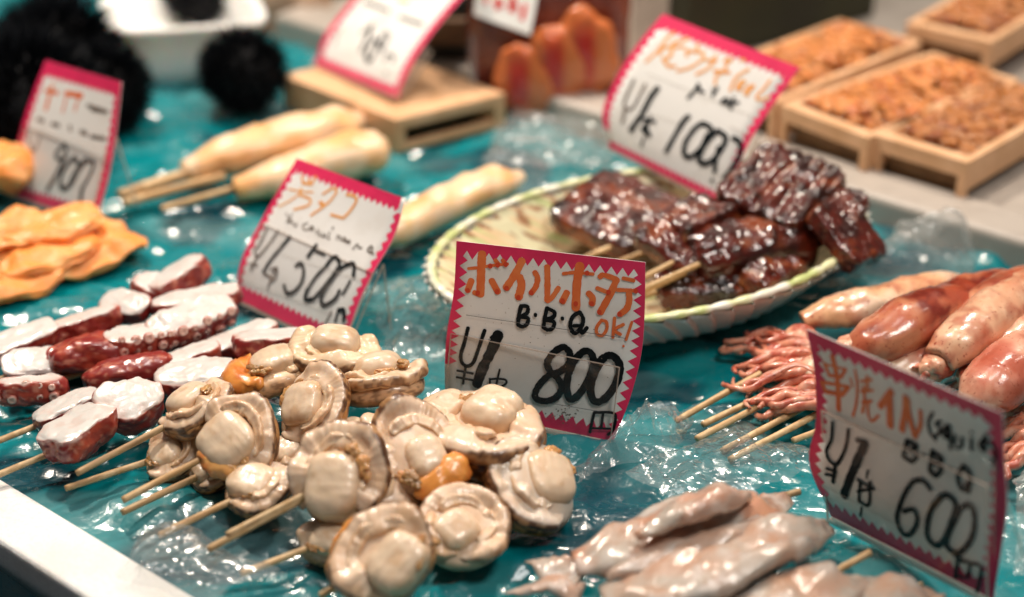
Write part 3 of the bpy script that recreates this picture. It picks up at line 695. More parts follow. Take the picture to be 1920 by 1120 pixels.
def sweep_band(th0, th1, rho, h, half_l, half_t, tilt, seed, ruff=0.010, nth=110, m=26, wob=0.06, nr=40):
    V, Cc = [], []
    th = np.linspace(th0, th1, nth); s = np.linspace(0, 1, nth)
    endt = np.clip(np.minimum(s, 1 - s) / 0.14, 0, 1) ** 0.6
    cx, cy = np.cos(th), np.sin(th)
    w1 = fbm(np.c_[cx * 1.2, cy * 1.2, th * 0 + seed], seed, 2)
    w2 = fbm(np.c_[cx * 1.6, cy * 1.6, th * 0 + seed + 5], seed + 3, 2)
    w3 = fbm(np.c_[cx * 4.5, cy * 4.5, th * 0 + seed + 9], seed + 4, 3)
    w5 = fbm(np.c_[cx * 9, cy * 9, th * 0 + seed], seed + 9, 2)
    w4 = sstep(-.2, .5, vnoise(np.c_[cx * 2, cy * 2, th * 0 + seed + 2.5], seed + 6))
    al = np.linspace(0, 2 * math.pi, m, endpoint=False)
    for i in range(nth):
        k = 0.3 + 0.7 * endt[i]
        ti = tilt + 0.30 * w1[i]
        c, sn = math.cos(ti), math.sin(ti)
        for a in al:
            ca, sa = math.cos(a), math.sin(a)
            x = math.copysign(abs(ca) ** .8, ca) * half_l * (0.5 + 0.5 * endt[i]) * (1 + 0.15 * w2[i]); y = math.copysign(abs(sa) ** .75, sa) * half_t * k
            out = (ca + 1) / 2
            if sa > 0:
                y += ruff * math.cos(nr * th[i] + 5 * w2[i]) * out * w4[i] * sa
                y -= 0.055 * math.exp(-((out - .48) / .13) ** 2) * (0.6 + 0.6 * w1[i])       # fold line
            y += 0.03 * w3[i] * out
            y += half_t * .9 * (1 - out) ** 2 * .5
            r_ = rho + wob * w1[i] + (.013 * w5[i] + .004 * math.cos(31 * th[i] + 4 * w1[i])) * out + x * c - y * sn; hh = h + 0.09 * w2[i] + x * sn + y * c
            V.append([r_ * cx[i], r_ * cy[i], hh])
            rimz = sstep(.80, .90, out)
            line = sstep(.84, .93, out) * math.exp(-((sa - .42) / .15) ** 2)
            Cc.append([out, line, rimz * (1 if sa < .38 else 0)])
    V = np.array(V); Cc = np.array(Cc); F = []
    for i in range(nth - 1):
        for j in range(m):
            k = (j + 1) % m
            F.append([i * m + j, (i + 1) * m + j, (i + 1) * m + k, i * m + k])
    F.append(list(range(m))); F.append([(nth - 1) * m + j for j in range(m)][::-1])
    return V, F, Cc

def scallop(root, px, py, z, rpx, n, gap, seed, ms=0.54, mo=0.14, mh=0.36, arc=(38, 322), roe=None, base=PALE, brown=1.0, body=(0.93, 0.93, 0.34), squash=1.0, mantle=True, flip=-0.06, roe_col=ROE, hgt=0.15, tissue=True, thick=.15):
    c = at(px, py, z); n = nz(n)
    r = rpx * depth(c) / FPX * 0.95
    brown = min(1.4, brown * 1.25)
    Mx = frame(n, img_dir(n, gap))
    rng = np.random.RandomState(seed)
    sh = rng.uniform(-.10, .10, 2)
    def fin(V):                                        # shared soft deformation of the whole animal
        W = V + 0.085 * np.c_[vnoise(V * .9 + seed, seed + 61), vnoise(V * .9 + seed, seed + 62), 1.2 * vnoise(V * .9 + seed, seed + 63)]
        W = W + 0.006 * np.c_[fbm(V * 7, seed + 64, 2), fbm(V * 7, seed + 65, 2), fbm(V * 7, seed + 66, 2)]
        W[:, 0] *= 1 + sh[0]; W[:, 1] *= 1 + sh[1]
        return place(W * r * np.array([1, 1, squash]), Mx, c)
    def body_col(V, col, s):
        cc = mixc(np.tile(col, (len(V), 1)), col * np.array([.82, .70, .56]), 0.65 * sstep(-.05, 0.7, fbm(V * 2.3 + 7, seed + s, 3)))
        cc = mixc(cc, TAN * 1.1, 0.35 * sstep(.55, 1.1, ridged(V * 2.6 + 3, seed + s + 5, 3)) * sstep(-.1, .4, vnoise(V * 1.7, seed + s + 9)))
        return mixc(cc, col * np.array([1.1, 1.14, 1.2]), 0.7 * sstep(0.1, 0.7, fbm(V * 2.0 + 31, seed + s + 1, 2)))
    # lower body with a speckled outer edge
    V, F = blob(body, 2.4, 20)
    V = V + np.array([0, 0, -0.14])
    rho = np.hypot(V[:, 0] / body[0], V[:, 1] / body[1])
    band = sstep(0.80, 0.88, rho) * sstep(-0.36, -0.24, V[:, 2]) * sstep(0.08, -0.02, V[:, 2])
    sp = sstep(-.05, 0.3, fbm(V * 9 + 3, seed + 5, 3))
    cc = body_col(V, base, 40)
    cc = mixc(cc, TAN, band * 0.85 * brown)
    cc = mixc(cc, LIP, band * sp * 0.95 * min(1, brown))
    b = obj('scallop', fin(V), F, M['flesh'], root, cc)
    # muscle
    V, F = blob((ms, ms, mh), 3.0, 20)
    V = V * (1 + 0.035 * vnoise(V * 1.4 + seed * 3.1, seed + 11)[:, None])
    V[:, 2] += (.007 * vnoise(np.c_[V[:, 0] * 14, V[:, 1] * 2.5, V[:, 2] * 0], seed) + .012 * fbm(V * 4, seed + 17, 2)) * sstep(0, .25, V[:, 2])
    cc = body_col(V, CREAM, 50)
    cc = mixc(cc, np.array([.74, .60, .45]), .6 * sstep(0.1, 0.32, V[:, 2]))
    cc = mixc(cc, np.array([.56, .40, .25]), .40 * sstep(.1, .7, vnoise(np.c_[V[:, 0] * 12, V[:, 1] * 2, V[:, 2] * 3], seed + 3)))
    cc = mixc(cc, np.array([.55, .32, .16]), 0.5 * sstep(0.2, 0.7, fbm(V * 3 + 2, seed + 13, 3)))
    V = V + np.array([mo, 0, hgt])
    obj('muscle', fin(V), F, M['flesh'], b, cc)
    # mantle wrapped round the muscle
    if mantle:
        a0, a1 = (math.radians(a) for a in arc)
        V, F, k = sweep_band(a0, a1, 0.745, 0.10, 0.285, thick, flip, seed)
        cc = body_col(V, base, 70)
        cc = mixc(cc, TAN, 0.4 * sstep(0.25, 0.05, k[:, 0]))
        sp = fbm(np.c_[np.arctan2(V[:, 1], V[:, 0]) * 7, np.hypot(V[:, 0], V[:, 1]) * 3, V[:, 2] * 7], seed + 22, 3)
        cc = mixc(cc, TAN * .9, np.clip(k[:, 2] * brown, 0, 1) * .95)
        cc = mixc(cc, LIP, np.clip(k[:, 2] * brown * sstep(-.3, .25, sp), 0, .95))
        cc = mixc(cc, LIP, np.clip(k[:, 1] * brown * (0.75 + .6 * sp), 0, .92))
        obj('mantle', fin(V), F, M['flesh'], b, cc)
        ia = math.radians(rng.uniform(arc[0], arc[0] + 60)), math.radians(rng.uniform(arc[1] - 110, arc[1] - 20))
        V, F, k = sweep_band(ia[0], ia[1], .575 + .3 * (ms - .5), .24, .13, .085, .25, seed + 200, ruff=.006, m=16, nth=70, wob=.07)
        cc = body_col(V, base * np.array([.98, .95, .9]), 90)
        cc = mixc(cc, TAN * 1.15, .75 * sstep(.3, .05, k[:, 0])); cc = mixc(cc, TAN, .35 * sstep(.85, .97, k[:, 0]))
        obj('inner_mantle', fin(V), F, M['flesh'], b, cc)
    # shreds of digestive tissue in the crease
    if tissue:
        items = []
        a0 = math.radians(rng.choice([arc[0] - 10, arc[1] + 10, 180 + rng.uniform(-60, 60)]))
        for i in range(rng.randint(4, 8)):
            a = a0 + rng.uniform(-.45, .45); rr = rng.uniform(.46, .68)
            V, F = blob((rng.uniform(.10, .22), rng.uniform(.07, .13), rng.uniform(.04, .07)), 2.2, 9)
            V = V * (1 + .55 * fbm(V * 9 + i, seed + i, 3))[:, None]
            ca_, sa_ = math.cos(a + 1.57), math.sin(a + 1.57); V = V @ np.array([[ca_, sa_, 0], [-sa_, ca_, 0], [0, 0, 1]])
            V = V + np.array([rr * math.cos(a) + mo * .6, rr * math.sin(a), hgt + .16 + rng.uniform(-.06, .07)])
            col = np.array([.52, .27, .10]) * rng.uniform(.6, 1.15)
            items.append((V, F, np.tile(col, (len(V), 1))))
        V, F, cc = join(items)
        obj('tissue', fin(V), F, M['roe'], b, cc)['kind'] = 'stuff'
    if roe:
        ra0, ra1, rr, rt, rh = roe
        a = np.radians(np.linspace(ra0, ra1, 20)); s = np.linspace(0, 1, 20)
        P = np.c_[np.cos(a) * rr, np.sin(a) * rr, rh + 0.06 * np.sin(s * 5 + seed)]
        Rr = rt * np.clip(np.sin(s * math.pi * 0.92 + 0.18), 0.12, 1) ** 0.6 * (1 + 0.12 * fbm(np.c_[s * 4, s * 0, s * 0 + seed], seed, 2))
        V, F = tube(P, Rr, 18, flat=0.75)
        V = V + 0.05 * fbm(V * 5, seed + 31, 3)[:, None]
        cc = mixc(np.tile(roe_col, (len(V), 1)), roe_col * np.array([0.80, .52, .4]), sstep(0, .7, fbm(V * 3, seed + 33, 3)))
        obj('roe', fin(V), F, M['roe'], b, cc)
    return c

def scallop_skewer(label, tail, ztail, scs, sr=0.155, twin=None):
    a = at(tail[0], tail[1], ztail)
    root = thing('scallop_skewer', (a[0], a[1], 0), label, 'seafood skewer', 'skewers of boiled scallops')
    cs = [scallop(root, **s) for s in scs]
    end = cs[-1] if len(cs) > 1 else cs[0]
    b = a + (cs[0] - a) * 1.25
    if twin is None or True: stick_between(root, a, b, sr, seed=tail[0])
    if twin:
        stick_between(root, at(*twin), a + (cs[0] - a) * 1.3 + np.array([0, 0, .1]), sr, seed=tail[1])
    return root
G = lambda px, py, z, rpx, n, gap, seed, **k: dict(px=px, py=py, z=z, rpx=rpx, n=n, gap=gap, seed=seed, **k)

scallop_skewer('scallop skewer farthest left, its first scallop leaning against the octopus', (143, 888), 1.5, [
    G(368, 768, 2.6, 80, (-.35, .05, .93), 170, 3, ms=.54, mo=.22, arc=(55, 330), flip=0.05),
    G(505, 700, 2.7, 84, (-.25, .1, .95), 20, 7, base=PALE * np.array([1, .94, .82]), roe=(110, 250, .80, .36, .12), brown=.5, ms=.58, mo=.2, arc=(-60, 100)),
    G(628, 662, 3.4, 86, (.06, -.10, 1), 80, 12, ms=.54, mo=.12, mh=.42, arc=(40, 320), flip=-.10, thick=.21, brown=1.3, tissue=False, base=np.array([.74, .55, .36]))])
scallop_skewer('low scallop skewer lying underneath the leftmost ones, mostly in shadow', (122, 916), 0.8, [
    G(322, 852, 1.1, 62, (-.3, -.3, .9), 200, 18, brown=.7)])
scallop_skewer('scallop skewer with a large smooth muscle and a flap of orange roe', (230, 938), 1.4, [
    G(446, 826, 2.7, 92, (-.28, -.58, .76), 225, 22, ms=.64, mo=.20, mh=.44, arc=(70, 290), roe=(-18, 60, .80, .26, .30), roe_col=np.array([.70, .36, .12])),
    G(588, 763, 2.9, 84, (-.46, -.46, .76), 190, 27, ms=.55, mo=.12, arc=(45, 315), flip=.02),
    G(712, 712, 3.0, 92, (-.15, .25, .95), 100, 33, base=np.array([.70, .53, .37]), ms=.55, mo=.22, mh=.40, arc=(80, 330), flip=.30, brown=.55)])
scallop_skewer('shaded scallop skewer tucked below the smooth muscle one', (228, 961), 0.8, [
    G(400, 880, 1.0, 55, (-.2, -.3, .9), 210, 37), G(545, 855, 1.2, 66, (-.2, -.2, .95), 150, 38)])
scallop_skewer('scallop skewer with dark frilled underside and a yellow stick', (296, 1005), 0.8, [
    G(485, 915, 1.7, 78, (-.12, -.25, .96), 165, 41, ms=.64, mo=.18, mh=.36, arc=(60, 335), flip=-.12),
    G(655, 832, 2.0, 80, (-.1, .0, 1), 120, 44, base=np.array([.69, .52, .36])),
    G(745, 792, 2.6, 70, (.0, .1, 1), 90, 46, brown=.4)])
scallop_skewer('scallop skewer at the front with the biggest face turned to the viewer', (390, 1031), 1.4, [
    G(638, 898, 3.1, 112, (-.26, -.62, .74), 265, 52, ms=.56, mo=.16, mh=.36, arc=(42, 312), flip=.16, body=(.80, .80, .40)),
    G(705, 925, 2.3, 92, (.1, -.5, .85), 270, 57, base=PALE * 1.02, mantle=False, ms=.4, mo=-.1, mh=.2, brown=.2, body=(.95, .95, .42)),
    G(782, 850, 3.2, 106, (.18, -.48, .84), 300, 61, ms=.42, mo=.22, mh=.34, arc=(35, 290), flip=.35, roe=(-35, 70, .78, .36, .24), body=(.86, .86, .42)),
    G(905, 808, 3.1, 136, (.02, -.02, 1), 35, 68, ms=.46, mo=.24, mh=.34, hgt=.12, arc=(50, 335), flip=-.04, body=(.97, .97, .34), brown=1.3, thick=.17, tissue=False),
    G(838, 782, 2.6, 84, (-.3, .1, .95), 120, 71, brown=.4)], twin=(425, 1004, 1.8))
scallop_skewer('scallop skewer low at the front under the biggest face', (452, 1076), 0.8, [
    G(622, 1012, 1.2, 66, (-.2, -.3, .9), 240, 74, base=PALE * np.array([.92, .95, .96])), G(742, 968, 1.3, 70, (-.1, -.3, .95), 200, 75), G(850, 905, 1.3, 80, (0, -.2, 1), 160, 76)])
scallop_skewer('nearest scallop skewer, orange roe rim on its first scallop', (600, 1118), 0.9, [
    G(728, 1045, 2.3, 108, (-.16, -.52, .82), 330, 82, ms=.56, mo=.30, mh=.35, arc=(45, 285), flip=.14, roe=(140, 262, .92, .22, -.05), body=(.84, .84, .36)),
    G(866, 985, 2.0, 90, (.12, -.42, .88), 215, 88, ms=.46, mo=.24, mh=.34, arc=(45, 320), flip=.35, body=(.88, .95, .40), brown=.45, thick=.17, roe=(-60, 40, .70, .20, .22), roe_col=np.array([.66, .44, .27])),
    G(1000, 905, 2.3, 98, (.46, -.30, .82), 350, 93, ms=.56, mo=.30, mh=.34, arc=(50, 310), flip=-.02, body=(.98, .98, .46), base=np.array([.72, .60, .49]))])

# ------------------------------------------------------------------ octopus skewers
WHITE = np.array([0.67, 0.635, 0.595]); RED = np.array([0.24, 0.020, 0.016]); RED2 = np.array([0.40, 0.062, 0.034])
def octo(root, px, py, z, L, w, h, ang, seed, cut=0.35, tilt=0.0, suck=0, roll=0.0, bend=0.0, white=True, name='octopus_piece'):
    c = at(px, py, z); k = depth(c) / FPX
    rj = np.random.RandomState(seed * 13 + 5)
    L, w, h = L * k * 1.14, w * k * 1.34, h * k * 1.06
    ang = ang + rj.uniform(-9, 9); roll = roll + rj.uniform(-.38, .30); tilt = tilt + rj.uniform(-.12, .12); cut = cut + rj.uniform(-.15, .15)
    c = c + np.array([0, 0, .12 + rj.uniform(-.1, .40)])
    d = img_dir(np.array([0, 0, 1.0]), ang); d = nz(d + np.array([0, 0, tilt]))
    n = nz(np.cross(d, np.cross([0, 0, 1.0], d)))
    s = np.cross(n, d)                               # sideways
    n2 = n * math.cos(roll) + s * math.sin(roll); s2 = np.cross(n2, d)
    Mx = np.array([d, s2, n2]).T
    V, F = blob((L / 2, w / 2, h / 2), 2.9, 22)
    q = V / np.array([L / 2, w / 2, h / 2])
    nn = fbm(V * 0.9 + seed, seed, 3); n3 = fbm(V * 3.0 + seed, seed + 1, 2)
    V = V * (1 + 0.16 * nn[:, None] * np.array([.5, 1, .7]))
    V = V + 0.04 * n3[:, None]
    mask = q[:, 2] + 0.14 * fbm(V * 1.6 + 5, seed + 4, 3)
    mask = mask + .07 * fbm(V * 5, seed + 14, 2)
    cutm = sstep(cut - 0.05, cut + 0.05, mask) if white else np.zeros(len(V))
    if white:
        zc = cut * h / 2
        V[:, 2] = np.where(V[:, 2] > zc, zc + (V[:, 2] - zc) * 0.26 + 0.04 * nn + .012 * n3, V[:, 2])
    V[:, 2] += bend * (V[:, 0] / L) ** 2 * L
    if suck:                                         # wrinkled, bumpy skin where the suckers are
        V[:, 1] *= 1 + 0.05 * np.cos(q[:, 0] * 13)
    rc = mixc(np.tile(RED, (len(V), 1)), RED2, sstep(-.2, .6, fbm(V * 1.8, seed + 6, 3)))
    rc = mixc(rc, np.array([.62, .26, .17]), 0.6 * sstep(.35, .8, fbm(V * 4, seed + 7, 2)))
    wc = mixc(np.tile(WHITE, (len(V), 1)), np.array([.66, .52, .46]), 0.6 * sstep(.1, .8, fbm(V * 2.2, seed + 9, 3)))
    wc = mixc(wc, np.array([.62, .34, .28]), .7 * sstep(cut + .26, cut + .02, mask))
    cc = rc * (1 - cutm[:, None]) + wc * cutm[:, None]
    items = [(place(V, Mx, c), F, cc)]
    rng = np.random.RandomState(seed)
    for i in range(suck):
        x = (-0.42 + 0.84 * (i // 2 + .5) / max(1, suck // 2)) * L + rng.uniform(-.05, .05)
        rr = rng.uniform(0.12, 0.30) * min(1, h / 2.0 + .35)
        a = rng.uniform(-.15, .15) + (0.45 if i % 2 else -0.30)
        pos = np.array([x, -w / 2 * math.cos(a) * 0.98, h / 2 * math.sin(a) * 0.9])
        nrm = nz([0, -math.cos(a), math.sin(a) * .7])
        V2, F2 = blob((rr, rr, rr * .55), 2.2, 6)
        rad = np.hypot(V2[:, 0], V2[:, 1]) / rr
        V2[:, 2] = np.where((V2[:, 2] > 0) & (rad < .5), V2[:, 2] * .3, V2[:, 2])
        c2 = mixc(np.tile(np.array([.74, .50, .42]), (len(V2), 1)), np.array([.40, .07, .04]), sstep(.75, 1.0, rad) * .8)
        Mf = frame(nrm, [1, 0, 0])
        items.append((place(place(V2, Mf, pos), Mx, c), F2, c2))
    V, F, cc = join(items)
    return obj(name, V, F, M['octopus'], root, cc), c

def octo_skewer(label, sticks, pieces):
    c0 = at(pieces[0]['px'], pieces[0]['py'], 0)
    root = thing('octopus_skewer', c0, label, 'seafood skewer', 'skewers of boiled octopus')
    cs = [octo(root, **p)[1] for p in pieces]
    for (a, b) in sticks: stick_between(root, at(*a), at(*b), 0.15, seed=a[0])
    return root
K = lambda px, py, z, L, w, h, ang, seed, **k: dict(px=px, py=py, z=z, L=L, w=w, h=h, ang=ang, seed=seed, **k)
octo_skewer('octopus skewer at the back of the octopus rows, beside the orange seafood', [((-60, 700, 1.0), (60, 640, 1.2))], [
    K(30, 655, 1.3, 150, 55, 62, 14, 1), K(150, 615, 1.4, 140, 50, 58, 20, 2), K(238, 580, 1.6, 92, 48, 62, -20, 3, cut=.3), K(292, 552, 1.7, 62, 60, 66, 60, 4, white=True, cut=.5),
    K(337, 532, 2.0, 125, 50, 74, 32, 5, cut=.42, tilt=.05), K(372, 580, 1.6, 140, 52, 60, 14, 6)])
octo_skewer('octopus skewer in the middle with rows of pale suckers on dark red skin', [((-25, 722, 1.0), (30, 700, 1.1))], [
    K(66, 690, 1.4, 105, 56, 66, 8, 11, cut=.2), K(150, 668, 1.2, 150, 44, 52, 15, 12, white=False), K(205, 668, 1.5, 190, 50, 60, 14, 13, white=False, suck=0),
    K(270, 645, 1.7, 130, 50, 66, 18, 14, cut=.25, suck=10), K(362, 612, 1.8, 160, 58, 80, 12, 15, cut=.3, suck=12)])
octo_skewer('octopus skewer with a suckered tentacle tip at the left edge of the photo', [((75, 722, .9), (190, 690, 1.0))], [
    K(55, 742, 1.1, 130, 44, 56, 8, 21, cut=.62, suck=10), K(245, 712, 1.2, 150, 48, 56, 18, 22, white=False), K(345, 680, 1.5, 120, 46, 60, 16, 23, cut=.3), K(455, 640, 1.6, 125, 48, 62, 22, 24, cut=.3)])
octo_skewer('octopus skewer with a lone white slice at its stick end', [((-40, 842, .8), (90, 790, 1.1))], [
    K(125, 772, 1.4, 120, 56, 68, 24, 31, cut=.2)])
octo_skewer('nearest octopus skewer, chunky white blocks touching the scallops', [((-40, 906, .8), (112, 843, 1.2)), ((190, 806, 1.4), (215, 792, 1.5))], [
    K(148, 820, 1.7, 130, 74, 92, 34, 41, cut=.15), K(243, 772, 1.7, 112, 70, 88, 8, 42, cut=.3), K(368, 706, 1.9, 130, 60, 86, 6, 43, cut=.3), K(510, 655, 2.0, 130, 60, 76, 4, 44, cut=.35)])

# ------------------------------------------------------------------ oval basket with eel
bk_c = np.array([7.5, 81.6, 0.0]); ba = nz([0.87, 0.49, 0]); bb = nz([-0.49, 0.87, 0]); RA, RB, RZ = 12.75, 8.25, 3.3
bt = thing('oval_basket', bk_c, 'oval pale green and white plastic basket holding the glazed eel', 'basket')
def basket_surface(inner):
    nth, prof = 512, []
    if not inner:
        prof = [(0.0, 0.15), (0.3, 0.15), (0.55, 0.15), (0.66, 0.2), (0.70, 0.45), (0.77, 1.0), (0.85, 1.75), (0.93, 2.5), (0.985, 3.0), (1.0, 3.2)]
    else:
        prof = [(0.0, 0.45), (0.2, 0.45), (0.4, 0.46), (0.55, 0.5), (0.64, 0.6), (0.70, 0.95), (0.77, 1.5), (0.85, 2.2), (0.92, 2.85), (0.965, 3.2)]
    V, Cc = [], []
    # densify
    pr = np.array(prof); x = np.linspace(0, len(pr) - 1, 46); pr = np.c_[np.interp(x, range(len(pr)), pr[:, 0]), np.interp(x, range(len(pr)), pr[:, 1])]
    th = np.linspace(0, 2 * math.pi, nth, endpoint=False)
    for (k, z) in pr:
        for t in th:
            ridge = 0
            if not inner and k > 0.66:
                ph = (t * 64 / (2 * math.pi) + (k - .66) * 5.0) % 1.0
                ridge = 0.36 * ph * sstep(.66, .74, k)
            if inner:
                p0 = k * RA * math.cos(t); q0 = k * RB * math.sin(t)
                ridge = -0.16 * (abs(math.sin(p0 * .5 + q0 * 3.4 + .3 * math.sin(p0 * 3))) ** 2)
            P = bk_c + ba * (RA * k + ridge) * math.cos(t) + bb * (RB * k + ridge) * math.sin(t)
            P = P + np.array([0, 0, z + (ridge if inner else 0)])
            V.append(P)
    V = np.array(V); n = len(pr); F = []
    for i in range(n - 1):
        for j in range(nth):
            k = (j + 1) % nth
            q = [i * nth + j, i * nth + k, (i + 1) * nth + k, (i + 1) * nth + j]
            F.append(q[::-1] if not inner else q)
    return V, F
V, F = basket_surface(False)
cc = np.tile(np.array([.74, .73, .70]), (len(V), 1))
obj('basket_body', V, F, M['basket'], bt, cc)
V, F = basket_surface(True)
L2 = V - bk_c
st_ = (L2 @ ba) * 0.45 + (L2 @ bb) * 1.5
cc = mixc(np.tile(np.array([.70, .66, .44]), (len(V), 1)), np.array([.50, .55, .24]), sstep(.1, .7, vnoise(np.c_[st_ * 2.6, (L2 @ ba) * .6, st_ * 0], 3)))
cc = mixc(cc, np.array([.74, .55, .33]), sstep(-.1, .4, vnoise(np.c_[st_ * 3.1, (L2 @ ba) * .9, st_ * 0], 8)))
cc = mixc(cc, np.array([.30, .13, .06]), 0.9 * sstep(.22, .5, fbm(np.c_[st_ * 2.2, (L2 @ ba) * 1.0, st_ * 0], 5, 2)))
obj('weave', V, F, M['basket'], bt, cc, None)
th = np.linspace(0, 2 * math.pi, 420, endpoint=False)
V, F = [], []
for i, t in enumerate(th):
    d = ba * math.cos(t) * RA + bb * math.sin(t) * RB; o = nz(ba * math.cos(t) * RB + bb * math.sin(t) * RA)
    ph = (t * 62 / (2 * math.pi)) % 1.0
    bead = 0.15 + 0.07 * abs(math.sin(math.pi * ph)) + 0.03 * ph
    for a in np.linspace(0, 2 * math.pi, 10, endpoint=False):
        V.append(bk_c + d * 0.985 + o * bead * 1.25 * math.cos(a) + np.array([0, 0, RZ + bead * 0.85 * math.sin(a)]))
V = np.array(V)
for i in range(420):
    for j in range(10):
        k = (i + 1) % 420; m_ = (j + 1) % 10
        F.append([i * 10 + j, k * 10 + j, k * 10 + m_, i * 10 + m_])
cc = mixc(np.tile(np.array([.68, .68, .40]), (len(V), 1)), np.array([.50, .56, .22]), sstep(-.1, .5, vnoise(V * 1.2, 9)))
cc = mixc(cc, np.array([.76, .74, .64]), sstep(.2, .7, vnoise(V * 0.9 + 30, 11)))
obj('rim', V, F, M['basket'], bt, cc)

def eel_piece(root, px, py, z, L, W, T, ang, seed, tiltx=0.0, tilty=0.0, cup=0.0, arch=0.0, pale_end=0.0, dark=0.0, sk=0.0, ribs=.06):
    c = at(px, py, z); k = depth(c) / FPX
    L, W, T = L * k * 1.10, W * k * 1.12, T * k
    d = img_dir(np.array([0, 0, 1.0]), ang); d = nz(d + np.array([0, 0, tiltx])); n = nz(np.cross(d, np.cross([0, 0, 1.0], d))); s = np.cross(n, d)
    n2 = nz(n + s * tilty); s2 = np.cross(n2, d)
    Mx = np.array([d, s2, n2]).T
    V, F = blob((L / 2, W / 2, T / 2 * .85), 7.0, 34)
    q = V / np.array([L / 2, W / 2, T / 2])
    V[:, 0] += sk * V[:, 1]
    V[:, :2] *= (1 + 0.07 * fbm(np.c_[q[:, 0] * 1.5, q[:, 1] * 1.5, q[:, 2] * 0 + seed], seed, 2))[:, None]
    V[:, 2] += arch * (1 - q[:, 0] ** 2) * T - cup * (q[:, 1] ** 2) * T
    rib = np.abs(np.sin(q[:, 0] * 9.5 + 1.2 * vnoise(q * 1.5, seed + 3) + q[:, 1] * 1.0))
    V[:, 2] += T * ribs * (rib - .5) * sstep(0, .5, q[:, 2]) + 0.10 * fbm(V * 1.6 + seed, seed + 2, 3)
    V += 0.05 * fbm(V * 4.5 + seed, seed + 9, 2)[:, None]
    A, Bc, Cc = np.array([.085, .010, .004]), np.array([.014, .003, .002]), np.array([.24, .055, .015])
    cc = mixc(np.tile(A, (len(V), 1)), Bc, sstep(-.15, .5, fbm(V * 1.2 + 3, seed + 4, 3)) * (0.8 + dark))
    cc = mixc(cc, Cc, 0.75 * sstep(.15, .75, fbm(V * 0.9 + 11, seed + 6, 3)) * (1 - dark))
    cc = mixc(cc, np.array([.40, .15, .06]), pale_end * sstep(.2, -.4, q[:, 2]) * sstep(-.3, .4, vnoise(V * 1.5, seed)))
    cc = mixc(cc, np.array([.012, .008, .008]), 0.85 * sstep(0.62, .92, np.abs(q[:, 1])) * sstep(-.1, .5, vnoise(V * .8, seed + 8)))
    return obj('eel_fillet', place(V, Mx, c), F, M['eel'], root, cc)
def eel_skewer(label, sticks, pcs):
    c0 = at(pcs[0][0], pcs[0][1], 0)
    root = thing('eel_skewer', (c0[0], c0[1], 0.6), label, 'seafood skewer', 'skewers of glazed grilled eel')
    for p in pcs: eel_piece(root, *p[:8], **p[8])
    for a, b in sticks: stick_between(root, at(*a), at(*b), 0.14, seed=a[0])
eel_skewer('glazed eel skewer alone at the left side of the basket', [((1095, 484, 2.0), (1170, 452, 2.4)), ((1150, 495, 1.8), (1230, 465, 2.2))], [
    (1158, 405, 2.6, 190, 175, 46, 30, 1, dict(tiltx=.10, tilty=-.15, pale_end=.6, arch=.2))])
eel_skewer('glazed eel skewer stacked in the middle, pale flesh at its folded edge', [((1190, 528, 3.0), (1310, 468, 3.3)), ((1190, 548, 3.0), (1335, 485, 3.2)), ((1400, 415, 4.0), (1436, 402, 4.1))], [
    (1300, 440, 3.5, 190, 130, 46, 26, 2, dict(tilty=-.35, tiltx=.1, pale_end=1.0)), (1325, 415, 3.9, 150, 60, 46, 24, 3, dict(pale_end=1.0, tilty=.2))])
eel_skewer('long glazed eel skewer folded over at the front of the pile', [((1180, 560, 2.4), (1330, 492, 2.9))], [
    (1405, 452, 3.4, 235, 120, 66, 10, 4, dict(cup=.45, arch=.15, tilty=-.1)), (1480, 425, 3.6, 110, 90, 50, 10, 5, dict(cup=.3))])
eel_skewer('shiny ridged eel skewer on top of the pile at the back right', [((1500, 365, 4.8), (1553, 344, 4.9))], [
    (1462, 352, 5.0, 165, 165, 50, -22, 6, dict(tiltx=-.10, tilty=-.30, dark=.1, ribs=.15)), (1545, 398, 4.3, 130, 110, 44, -14, 7, dict(tilty=-.4, dark=.6))])
eel_skewer('eel skewer hanging over the right end of the basket rim', [((1590, 400, 4.2), (1622, 388, 4.3))], [
    (1588, 440, 3.9, 120, 130, 44, 28, 8, dict(tiltx=-.15, tilty=-.55, pale_end=.3, sk=.2))])
eel_skewer('small dark eel skewer lowest in the basket by the front rim', [((1185, 562, 1.9), (1240, 545, 1.9))], [
    (1310, 538, 1.9, 150, 72, 50, 4, 9, dict(tilty=-.3, dark=.3)), ])
eel_skewer('narrow reddish eel skewer along the front rim of the basket', [((1440, 520, 2.3), (1470, 505, 2.4))], [
    (1450, 510, 2.5, 140, 58, 48, 28, 10, dict(tilty=-.3, pale_end=.9))])

